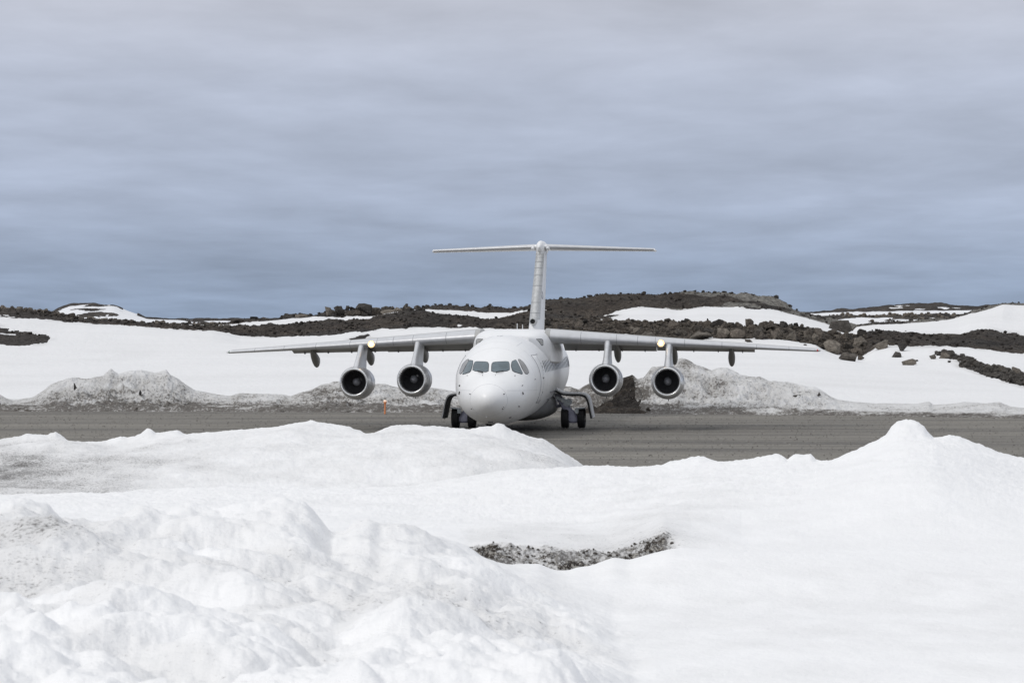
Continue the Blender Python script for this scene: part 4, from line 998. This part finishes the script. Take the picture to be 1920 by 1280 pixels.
# wing centre fairing: a hump over the fuselage with fillets running down its sides
cf = MB(); rings = []
for y, w, zt, zs in ((8.5, .9, 4.05, 3.80), (9.0, 1.30, 4.15, 3.50), (9.5, 1.52, 4.26, 3.20), (9.9, 1.62, 4.31, 3.0), (10.6, 1.70, 4.33, 2.95), (11.4, 1.76, 4.33, 2.92), (12.6, 1.84, 4.33, 2.9), (14.4, 1.84, 4.31, 2.9), (15.6, 1.80, 4.26, 2.95), (16.8, 1.72, 4.18, 3.05), (18.2, 1.35, 4.10, 3.4), (19.4, .7, 4.05, 3.8)):
    r_ = []
    for i in range(49):
        t = math.pi * i / 48; c, s = math.cos(t), math.sin(t)
        r_.append((w * math.copysign(abs(c) ** .42, c), y, zs + (zt - zs) * abs(s) ** .50))
    rings.append([(w * .8, y, zs - .25)] + r_ + [(-w * .8, y, zs - .25)])
cf.loft(rings); fair = cf.build('wing_fairing', M['white'], plane, auto=50)
CB = bvh_of(fair)
for sgn, cxx in ((1, 1012), (-1, 899)):
    o_ = [(cxx - sgn * 7.5, 635.3), (cxx + sgn * 4, 635.3), (cxx + sgn * 6, 638), (cxx + sgn * 6.4, 647.3), (cxx + sgn * 3, 647.6), (cxx - sgn * 1, 641)]
    skin_patch(o_, .004, 'air_intake', M['window_seal'], plane, grow=.4, bvh=CB, round_=1)
    skin_patch(o_, .012, 'air_intake_grille', M['wing_grey'], plane, grow=-1.0, bvh=CB, round_=1)
for y, h in ((15.0, .27), (17.2, .22)):
    an = MB(); x_ = -.19 + (y - 15) * .02
    an.loft([[(x_ - .02, y, 4.2), (x_, y - .08, 4.2), (x_ + .02, y, 4.2), (x_, y + .10, 4.2)], [(x_ - .015, y + .05, 4.3 + h), (x_, y, 4.3 + h), (x_ + .015, y + .05, 4.3 + h), (x_, y + .12, 4.3 + h)]])
    an.build('antenna', M['white'], plane)
bc = MB(); bc.lathe([(0, 0), (.02, .06), (.07, .09), (.14, .09), (.2, .02)], (-.55, 13.4, 4.24), 16); bc.build('beacon', M['red'], plane)

# ---- wings
def airfoil(n=26, t=.13, camber=.02, x0=0., x1=1.):
    """closed outline, chordwise from x1 over the top to x0 and back under"""
    def yt(x): return 5 * t * (.2969 * math.sqrt(x) - .126 * x - .3516 * x * x + .2843 * x ** 3 - .1015 * x ** 4)
    def yc(x): return camber * 4 * x * (1 - x)
    xs_ = [x0 + (x1 - x0) * (1 - math.cos(math.pi * i / n)) / 2 for i in range(n + 1)]
    up = [(x, yc(x) + yt(x)) for x in reversed(xs_)]; lo = [(x, yc(x) - yt(x)) for x in xs_]
    return up + lo[1 if x0 == 0 else 0:]
def wing_at(sgn, span):      # leading edge y, z, chord, thickness, incidence at a span station
    f_ = span / 13.17
    yle = 10.55 + (span - 1.6) * .335
    zle = 4.02 - (span - 1.6) * (.0590 + .0)
    ch = 4.35 + (1.45 - 4.35) * (span - 1.6) / (13.0 - 1.6)
    return yle, zle, ch, .155 - .045 * f_, R(3.4 - 2.2 * f_)
def wpt(sgn, span, xc, zc, scale=1.0):
    yle, zle, ch, t, inc = wing_at(sgn, span)
    c, s = math.cos(inc), math.sin(inc)
    return Vector((sgn * span, yle + ch * (xc * c + zc * s), zle + ch * (zc * c - xc * s)))
def flap_pt(sgn, span, xc, zc, hinge, defl, drop=0.0):
    c, s = math.cos(defl), math.sin(defl); dx = xc - hinge
    return wpt(sgn, span, hinge + dx * c + zc * s, zc * c - dx * s - drop)
def spans(a, b, n): return [a + (b - a) * i / n for i in range(n + 1)]
for sgn in (-1, 1):
    w = MB(); rings = []
    for sp in spans(1.4, 12.95, 22):
        t = wing_at(sgn, sp)[3]; rings.append([wpt(sgn, sp, x, z) for x, z in airfoil(22, t, .02, 0, .74)])
    # rounded tip
    for k, (dx, q) in enumerate(((.10, .93), (.17, .75), (.22, .4))):
        sp = 12.95 + dx; t = wing_at(sgn, 12.95)[3]; rings.append([wpt(sgn, sp, .08 * (1 - q) + x * (1 - .14 * (1 - q)), z * q) for x, z in airfoil(22, t, .02, 0, .98)][:len(rings[0])])
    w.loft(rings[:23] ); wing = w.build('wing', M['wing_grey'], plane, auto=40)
    wt = MB(); r0_ = []
    for dx, q in ((-.005, 1.02), (.08, .95), (.17, .75), (.24, .35)):
        t = wing_at(sgn, 12.95)[3]; r0_.append([wpt(sgn, 12.95 + dx, .10 * (1 - q) + x * (1 - .16 * (1 - q)), z * q) for x, z in airfoil(16, t, .02, 0, 1)])
    wt.loft(r0_); wt.build('wing_tip', M['white_dirty'], wing, auto=50)
    # leading edge skin, bare metal
    le = MB(); rings = []
    for sp in spans(1.62, 12.94, 22):
        t = wing_at(sgn, sp)[3]; af = airfoil(14, t * 1.04, .02, 0, .13); rings.append([wpt(sgn, sp, x - .002, z) for x, z in af])
    le.loft(rings); le.build('leading_edge', M['metal'], wing, auto=40)
    for sp in (2.9, 4.4, 5.3, 6.05, 7.3, 8.9, 10.4, 11.8):     # joints of the leading edge
        jt = MB(); rings = []
        for q in (sp, sp + .018):
            t = wing_at(sgn, q)[3]; rings.append([wpt(sgn, q, x - .004, z) for x, z in airfoil(14, t * 1.05, .02, 0, .12)])
        jt.loft(rings); jt.build('leading_edge_joint', M['seam'], wing)
    # flap in two panels and the aileron
    for a, b, dfl, drop in ((1.95, 6.0, R(17), .012), (6.02, 10.32, R(15), .012)):
        fl = MB(); rings = []
        for sp in spans(a, b, 8):
            t = wing_at(sgn, sp)[3]; rings.append([flap_pt(sgn, sp, x, z * 1.0, .72, dfl, drop) for x, z in airfoil(10, t, .02, .725, 1.0)])
        fl.loft(rings); fo = fl.build('flap', M['grey'], wing, auto=40)
        for k in range(4):
            sp = a + (b - a) * (k + .5) / 4
            p = flap_pt(sgn, sp, .93, -.02, .72, dfl, drop); bk = MB(); bk.box(p, (.04, .22, .09)); bk.build('flap_bracket', M['dark_grey'], fo, smooth=False)
    al = MB(); rings = []
    for sp in spans(10.36, 12.93, 6):
        t = wing_at(sgn, sp)[3]; rings.append([wpt(sgn, sp, x, z) for x, z in airfoil(10, t, .02, .745, 1.0)])
    al.loft(rings); al.build('aileron', M['white_dirty'], wing, auto=40)
    # flap track fairings: thin deep canoes under the trailing edge
    for sp, dz in ((4.30, 1.0), (6.78, .98), (9.30, .92)):
        yle, zle, ch, t, inc = wing_at(sgn, sp)
        cn = MB(); rings = []; y0 = yle + ch * .42; L_ = ch * .58 + .85
        for k in range(13):
            s = k / 12; wd = .155 * math.sin(math.pi * min(max(s, .02), .98)) ** .6
            top = zle - .035 * ch - .10 * s - .22 * s - .10 * s * s
            bot = top - (.16 + .50 * math.sin(math.pi * min(1, s * 1.02) ** 1.55) ** .9) * dz * (1 if s < .999 else .3)
            zc, hz = (top + bot) / 2, (top - bot) / 2
            rings.append([(sgn * sp + wd * math.cos(a), y0 + L_ * s, zc + hz * math.sin(a)) for a in [2 * math.pi * i / 18 for i in range(18)]])
        cn.loft(rings); cn.build('flap_track_fairing', M['fairing_grey'], wing, auto=60)
    # landing light in the leading edge
    sp = 6.30
    p = wpt(sgn, sp, .0, -.004) + Vector((0, -.015, -.03))
    li = MB(); li.lathe([(.10, .02), (.02, .15), (-.02, .16), (-.035, .15), (-.02, .135), (.03, .12)], tuple(p), 28); lo_ = li.build('landing_light', M['bright_metal'], wing)
    li = MB(); li.lathe([(-.01, .137), (-.03, .11), (-.04, .0)], tuple(p), 28); li.build('lamp_lens', M['lamp_rim'], lo_)
    li = MB(); li.lathe([(-.040, .078), (-.055, .05), (-.062, .0)], tuple(p), 28); li.build('lamp_filament', M['lamp_core'], lo_)
    # wing tip light
    p = wpt(sgn, 13.04, .06, 0); li = MB(); li.lathe([(-.08, .0), (-.06, .04), (0, .058), (.08, .05), (.14, .0)], tuple(p), 14); li.build('navigation_light', M['red' if sgn > 0 else 'green'], wing)

# ---- engines
def engine(sgn, sx, y0, z0):
    c = (sgn * sx, y0, z0)
    n_ = MB()
    prof = [(.16, .640), (.35, .672), (.6, .700), (.95, .712), (1.4, .705), (1.9, .66), (2.35, .585), (2.55, .55), (2.56, .50), (2.2, .50)]
    n_.lathe(prof, c, 56, [-.022, -.035, -.05, -.06, -.06, -.05, -.04, -.03, -.03, -.03])
    na = n_.build('nacelle', M['nacelle_metal'], plane, auto=40)
    l_ = MB()
    lip = [(.18, .643), (.10, .627), (.04, .605), (.0, .572), (.012, .545), (.05, .524), (.12, .510), (.22, .503)]
    l_.lathe(lip, c, 56, [-.022, -.018, -.012, -.004, 0, 0, 0, 0]); l_.build('intake_lip', M['bright_metal'], na, auto=70)
    d_ = MB(); d_.lathe([(.20, .5035), (.5, .500), (1.05, .505), (1.15, .505), (1.16, .2)], c, 48); d_.build('intake_duct', M['duct'], na)
    j_ = MB(); j_.lathe([(.60, .700), (.60, .708), (.62, .709), (.62, .700)], c, 48, [-.03] * 4); j_.build('cowl_joint', M['seam'], na)
    for k in range(26):
        a = 2 * math.pi * k / 26; b_ = MB(); q = []
        for r, tw, chd in ((.16, R(25), .10), (.34, R(42), .12), (.497, R(58), .13)):
            ca, sa = math.cos(a), math.sin(a); e1 = Vector((-sa, 0, ca)); e2 = Vector((0, 1, 0)); rad = Vector((ca, 0, sa))
            d1 = e1 * math.sin(tw) * chd / 2 + e2 * math.cos(tw) * chd / 2; nn = d1.cross(rad).normalized() * .006
            ctr = Vector(c) + rad * r + Vector((0, .86, 0))
            q.append([ctr - d1, ctr + nn, ctr + d1, ctr - nn])
        b_.loft(q); b_.build('fan_blade', M['blade'], na)
    s_ = MB(); s_.lathe([(.50, 0), (.52, .03), (.60, .085), (.70, .135), (.80, .17), (.95, .18)], c, 28); s_.build('spinner', M['spinner'], na)
    x_ = MB(); x_.lathe([(2.3, .40), (2.8, .37), (3.4, .29), (3.4, .25), (2.9, .25)], c, 36, [-.03] * 5); x_.build('exhaust_nozzle', M['dark_grey'], na)
    x_ = MB(); x_.tube((c[0] + .02, c[1] + 1.1, c[2] - .74), (c[0] + .02, c[1] + 1.14, c[2] - .84), .018, n=8); x_.build('drain_mast', M['black'], na)
    # pylon
    yle, zle, ch, t, inc = wing_at(sgn, sx)
    py_ = MB(); rings = []
    za, zb = c[2] + .52, zle - .03
    for k in range(9):
        s = k / 8; z = za + (zb - za) * s
        bow = .16 * math.sin(math.pi * s)
        yf = (y0 + .28) + (yle + .02 - (y0 + .28)) * s
        yb = (y0 + 3.15) + (yle + ch * .55 - (y0 + 3.15)) * s ** .7
        wd = .175 - .03 * math.sin(math.pi * s) + (.05 * (1 - s) ** 3)
        r_ = []
        for i in range(24):
            a = 2 * math.pi * i / 24; cy_, cx_ = math.cos(a), math.sin(a)
            L2 = (yb - yf) / 2; yy = -cy_
            wx = wd * (abs(cx_) ** .7 if yy < .2 else abs(cx_) ** 1.15)
            r_.append((c[0] + math.copysign(wx, cx_), yf + L2 + yy * L2, z))
        rings.append(r_)
    py_.loft(rings); py_.build('pylon', M['metal'], plane, auto=60)
    return na
for sgn, xi, xo in ((-1, 4.19, 6.79), (1, 4.03, 6.63)):
    engine(sgn, xi, 9.35, 2.21)
    engine(sgn, xo, 10.15, 2.08)

# ---- fin and tailplane
def fin_at(z):
    s = (z - 4.0) / (8.05 - 4.0)
    yle = 20.7 + (25.0 - 20.7) * s; ch = 6.0 + (3.3 - 6.0) * s
    return yle, ch, .32 + (.245 - .32) * s
def fin_ring(z, x0=0., x1=1., grow=0.):
    yle, ch, ht = fin_at(z)
    return [(v_ * 1.0, yle + ch * x - grow, z) for x, v_ in [(x, zc * ht / .0605) for x, zc in airfoil(20, .121, 0, x0, x1)]]
fn = MB(); fn.loft([fin_ring(3.6 + (8.1 - 3.6) * k / 14) for k in range(15)]); fin = fn.build('tail_fin', M['white'], plane, auto=40)
fl_ = MB(); rr = []
for k in range(19):
    z = 4.75 + (7.95 - 4.75) * k / 18; r_ = fin_ring(z, 0, .10); g_ = 1.05
    rr.append([(x * g_, y - .02, z) for x, y, z in r_])
fl_.loft(rr); lef = fl_.build('leading_edge', M['fin_metal'], fin, auto=50)
for z in (5.05, 5.55, 6.35, 6.85, 7.2, 7.5, 7.72):
    j_ = MB(); j_.loft([[(x * 1.07, y - .025, zq) for x, y, _ in fin_ring(z, 0, .095)] for zq in (z, z + .018)]); j_.build('leading_edge_joint', M['seam'], fin)
# air scoop at the foot of the fin
sp_ = MB(); yf0 = fin_at(4.7)[0] - .62
sp_.lathe([(1.2, .15), (.5, .175), (.10, .165), (.0, .135), (.02, .115), (.3, .105), (.31, .0)], (0, yf0, 4.66), 26); so_ = sp_.build('air_scoop', M['fin_metal'], fin)
sq_ = MB(); sq_.lathe([(.05, .11), (.10, .105), (.11, 0)], (0, yf0, 4.66), 22); sq_.build('scoop_opening', M['black'], so_)
ds = MB(); rr = []
for y, w_, z in ((17.6, .02, 4.08), (18.6, .10, 4.12), (19.8, .18, 4.18), (20.6, .24, 4.26), (21.6, .28, 4.36)):
    rr.append([(-w_ * 1.2, y, 3.85), (-w_, y, z - .12), (-w_ * .6, y, z), (0, y, z + .04), (w_ * .6, y, z), (w_, y, z - .12), (w_ * 1.2, y, 3.85)])
ds.loft(rr); ds.build('dorsal_fillet', M['white'], fin, auto=60)
# registration letter on the side of the fin
cu = bpy.data.curves.new('registration_letter', 'FONT'); cu.body = 'D'; cu.size = .56; cu.extrude = .004; cu.offset = -.012
lt = bpy.data.objects.new('registration_letter', cu); COL.objects.link(lt)
bpy.context.view_layer.update()
lm = bpy.data.meshes.new_from_object(lt.evaluated_get(bpy.context.evaluated_depsgraph_get())); bpy.data.objects.remove(lt)
def fin_x(y, z):
    yle, ch, ht = fin_at(z); x = min(max((y - yle) / ch, 0.001), 1); t = .121
    return 5 * t * (.2969 * math.sqrt(x) - .126 * x - .3516 * x * x + .2843 * x ** 3 - .1015 * x ** 4) * ht / .0605
for v_ in lm.vertices:
    y, z = 23.15 + v_.co.x * .95, 5.72 + v_.co.y; v_.co = (fin_x(y, z) + .008 + v_.co.z, y, z)
lm.materials.clear(); lm.materials.append(M['navy'])
link(bpy.data.objects.new('registration_letter', lm), fin)
# bullet on top and the two tailplanes
bu = MB(); bu.lathe([(0, 0), (.06, .07), (.2, .145), (.5, .20), (1.0, .235), (2.2, .24), (3.4, .2), (4.4, .1), (4.8, .02)], (0, 24.55, 8.22), 28)
bu.v = [(x * .92, y, 8.22 + (z - 8.22) * 1.42) for x, y, z in bu.v]
bu.build('tail_bullet', M['white'], plane, auto=60)
for sgn in (-1, 1):
    tp = MB(); rings = []
    for k in range(15):
        s = k / 14; sp = .12 + (5.42 - .12) * s; yle = 25.2 + sp * .34; ch = 2.75 - 1.35 * s; zle = 8.27 - .13 * s
        rings.append([(sgn * sp, yle + x * ch, zle + z * ch - x * .015 * ch) for x, z in airfoil(18, .105, -.01)])
    tp.loft(rings); tpo = tp.build('tailplane', M['white'], plane, auto=40)
    le = MB(); le.loft([[(r_[0] * (1), r_[1] - .02, r_[2]) for r_ in [(sgn * (.3 + (5.38 - .3) * k / 12), 25.2 + (.3 + (5.38 - .3) * k / 12) * .34 + x * (2.75 - 1.35 * k / 12.3), 8.265 - .13 * k / 12 + z * (2.75 - 1.35 * k / 12.3)) for x, z in airfoil(12, .125, -.01, 0, .09)]] for k in range(13)]); le.build('leading_edge', M['metal'], tpo, auto=40)
    h = MB(); h.lathe([(0, 0), (.1, .05), (.4, .10), (1.2, .10), (1.8, .03)], (sgn * .36, 25.0, 8.18), 14); h.build('hinge_fairing', M['white'], tpo)
    tb = MB(); tb.lathe([(-.1, 0), (0, .04), (.4, .06), (1.1, .06), (1.5, .0)], (sgn * 5.42, 27.05, 8.10), 12); tb.build('tip_horn', M['white'], tpo)

# ---- landing gear
def wheel(parent, x, y, r, w):
    ty = MB(); n = 36; rings = []
    for t in [2 * math.pi * i / n for i in range(n)]:
        c, s = math.cos(t), math.sin(t)
        sec = [(-w / 2 * .8, r * .60), (-w / 2, r * .78), (-w / 2 * .94, r * .92), (-w / 2 * .62, r), (-w * .07, r), (-w * .05, r * .975), (w * .05, r * .975), (w * .07, r), (w / 2 * .62, r), (w / 2 * .94, r * .92), (w / 2, r * .78), (w / 2 * .8, r * .60)]
        rings.append([(x + a, y + b * c, r + b * s) for a, b in sec])
    rings.append(rings[0]); ty.loft(rings, cap0=False, cap1=False); to = ty.build('wheel', M['black'], parent, auto=50)
    hb = MB(); hb.tube((x - w * .36, y, r), (x + w * .36, y, r), r * .60, n=24); hb.tube((x - w * .46, y, r), (x + w * .46, y, r), r * .22, n=16); hb.build('hub', M['gear_pale'], to)
    return to
def extrude_y(pts, th, y0, y1):
    """a bent plate: polyline in x,z with thickness, run from y0 to y1"""
    P2 = [Vector((a, 0, b)) for a, b in pts]; L1, L2 = [], []
    for i, p in enumerate(P2):
        t = (P2[min(i + 1, len(P2) - 1)] - P2[max(i - 1, 0)]).normalized(); n = Vector((-t.z, 0, t.x))
        L1.append(p + n * th / 2); L2.append(p - n * th / 2)
    loop = L1 + L2[::-1]; mb = MB()
    mb.loft([[(p.x, y0, p.z) for p in loop], [(p.x, y1, p.z) for p in loop]]); return mb
def curve2(pts, k=3):
    for _ in range(k):
        o_ = [pts[0]]
        for a, b in zip(pts[:-1], pts[1:]): o_ += [(a[0] * .75 + b[0] * .25, a[1] * .75 + b[1] * .25), (a[0] * .25 + b[0] * .75, a[1] * .25 + b[1] * .75)]
        pts = o_ + [pts[-1]]
    return pts
for sgn in (-1, 1):
    leg = MB(); Y_ = 13.45
    # flared forged leg: wide at the axle, raked in towards the fuselage
    rings = []
    for x, z, w_, d_ in ((1.72, 1.46, .15, .14), (1.86, 1.22, .17, .16), (2.02, .98, .20, .20), (2.18, .78, .24, .24), (2.32, .62, .24, .18), (2.40, .46, .26, .24), (2.41, .30, .25, .26), (2.41, .22, .18, .20)):
        r_ = []
        for i in range(16):
            a = 2 * math.pi * i / 16; c, s = math.cos(a), math.sin(a)
            r_.append((sgn * (x + w_ * math.copysign(abs(c) ** .6, c)), Y_ + d_ * math.copysign(abs(s) ** .6, s), z))
        rings.append(r_)
    leg.loft(rings)
    leg.tube((sgn * 2.0, Y_, .43), (sgn * 2.82, Y_, .43), .07, n=14)
    leg.tube((sgn * 2.41, Y_ - .20, .38), (sgn * 2.41, Y_ + .1, .38), .085, n=16)
    # side brace going back under the belly
    leg.tube((sgn * 1.9, Y_ + .1, 1.0), (sgn * 1.25, Y_ + .35, .80), .075, n=10)
    lg = leg.build('main_landing_gear', M['gear_lilac'], plane, auto=40)
    wheel(lg, sgn * 2.05, Y_, .44, .34); wheel(lg, sgn * 2.77, Y_, .44, .34)
    rt = MB()
    rt.tube((sgn * 1.55, Y_ - .22, 1.38), (sgn * 2.62, Y_ - .12, .80), .018, n=8)
    rt.build('brake_line', M['bright_metal'], lg)
    br = MB(); br.box((sgn * 1.90, Y_ - .18, 1.25), (.50, .14, .13), Matrix.Rotation(sgn * .35, 3, 'Y')); br.tube((sgn * 1.75, Y_ - .2, 1.34), (sgn * 2.15, Y_ - .2, 1.10), .05, n=10); br.tube((sgn * 2.22, Y_ - .30, 1.14), (sgn * 2.22, Y_ - .05, 1.14), .15, n=16); br.tube((sgn * 1.98, Y_ - .30, 1.22), (sgn * 1.98, Y_ - .05, 1.22), .11, n=14); br.tube((sgn * 2.22, Y_ - .1, 1.0), (sgn * 2.36, Y_ - .1, .62), .05, n=10); br.box((sgn * 2.1, Y_ - .2, 1.02), (.22, .1, .12), Matrix.Rotation(sgn * .5, 3, 'Y'))
    br.build('retraction_jack', M['gear_pale'], lg)
    bk = MB(); bk.box((sgn * 2.74, Y_ - .22, .87), (.44, .30, .05), Matrix.Rotation(-sgn * .08, 3, 'Y')); bk.box((sgn * 2.58, Y_ - .30, .76), (.16, .14, .22)); bk.tube((sgn * 2.42, Y_ - .1, .66), (sgn * 2.66, Y_ - .1, .80), .03, n=8)
    bk.build('brake_bracket', M['gear_pale'], lg, bevel=.008)
    # open door: a bent plate swung out over the wheels
    pts = curve2([(1.52, 1.78), (1.70, 1.70), (2.02, 1.53), (2.45, 1.52), (2.84, 1.52), (3.06, 1.42), (3.15, 1.18), (3.21, .85), (3.29, .47)])
    d_ = extrude_y([(sgn * a, b) for a, b in pts], .055, 12.75, 14.15); do = d_.build('gear_door', M['white_dirty'], plane, auto=30)
    inn = extrude_y([(sgn * (a - .045), b - .065) for a, b in pts[7:-3]], .085, 12.745, 14.12); inn.build('door_lining', M['black'], do, auto=30)
    db = MB(); db.tube((sgn * 1.60, 13.0, 1.50), (sgn * 2.25, 12.9, 1.47), .03, n=8); db.tube((sgn * 1.4, 12.9, 1.70), (sgn * 1.75, 12.85, 1.72), .05, n=8); db.build('door_arm', M['gear_pale'], do)
    # frame of the wheel well opening on the fuselage side
    skin_line([(9.9, 1.66), (12.7, 1.66), (12.75, 1.35), (9.95, 1.35)], .04, .03, 'wheel_well_frame', M['seam'], plane, False, sgn)
ng = MB(); ng.tube((0, 2.95, .95), (0, 2.75, .42), .075, .06, 14); ng.tube((-.24, 2.75, .35), (.24, 2.75, .35), .05, n=12); ng.tube((0, 3.5, .8), (0, 2.8, .5), .035, n=8); ng.box((0, 2.68, .66), (.22, .10, .10))
ngo = ng.build('nose_landing_gear', M['gear_pale'], plane)
for x in (-.20, .20): wheel(ngo, x, 2.75, .33, .18)
for sgn in (-1, 1):
    nd_ = MB(); nd_.box((sgn * .34, 3.1, .50), (.03, 1.0, .30), Matrix.Rotation(sgn * .12, 3, 'Y')); nd_.build('nose_gear_door', M['white_dirty'], plane, smooth=False, bevel=.01)

# ------------------------------------------------------------------ small things on the ground
pm = empty('marker_post', (-6.37, 137.6, 0))
tag(pm, 'short orange runway edge marker post standing before the dirty snow bank under the left wing', 'marker post')
a_ = MB(); a_.tube((0, 0, -.03), (0, 0, .03), .15, .13, 16); a_.build('base', M['dark_grey'], pm)
a_ = MB(); a_.tube((0, 0, .02), (.012, 0, .55), .042, .038, 14); a_.build('post', M['orange'], pm)
a_ = MB(); a_.tube((.012, 0, .55), (.012, 0, .64), .06, .09, 16); hd = a_.build('lamp_head', M['orange'], pm)
a_ = MB(); a_.lathe([(0, .085), (.04, .08), (.08, .05), (.10, 0)], (0, 0, 0), 16)
a_.v = [(x + .012, z, .64 + y) for x, y, z in a_.v]; a_.build('lens', M['marker_glow'], hd)

def chunk(pxv, pyv, w, h, label, name, mat, lean=0.0, F=None):
    X_, Y_, Z_, T_ = BANK[1], BANK[2], BANK[3], BANK[4]
    c = int(np.argmin(np.abs(BANK[0] - pxv))); py_ = HORIZ + FPX * (EYE - Z_[:, c]) / Y_[:, c]
    rows_ = np.where(T_[:, c] < 3.9)[0]; r = rows_[int(np.argmin(np.abs(py_[rows_] - pyv)))]
    p = Vector((X_[r, c], Y_[r, c], Z_[r, c])); s = p.y / FPX
    import bmesh
    me = SHAPES[int(pxv) % 16].copy(); me.materials.clear(); me.materials.append(mat)
    for v_ in me.vertices:
        k = (v_.co.z + 1) / 2; v_.co.x = v_.co.x * (1.15 - .8 * k) + lean * k; v_.co.y *= (1.1 - .6 * k)
    o = bpy.data.objects.new(name, me); o.scale = (w * s / 2, w * s / 2, h * s / 2); o.location = p + Vector((0, 0, h * s * .36)); link(o); tag(o, label, 'snow lump'); return o
M['ice'] = rock_mat('dirty_ice', (0.22, 0.21, 0.20), 0.4)
chunk(143, 733, 9, 20, 'leaning dark lump of dirty ice sticking out of the left snow bank', 'ice_lump', M['ice'], -.9)
chunk(262, 742, 10, 15, 'pointed dark lump of dirty ice right of the leaning one on the left snow bank', 'ice_lump', M['ice'], .2)
chunk(1216, 770, 14, 9, 'small black lump at the foot of the dark heap below the right outer engine', 'ice_lump', M['rock_dark'], 0)
chunk(1495, 744, 26, 7, 'dark crust on the grey snow bank below the right wing tip', 'ice_lump', M['rock_dark'], 0)
chunk(1535, 742, 9, 10, 'small upright crust right of the dark crust on the grey snow bank', 'ice_lump', M['ice'], 0)
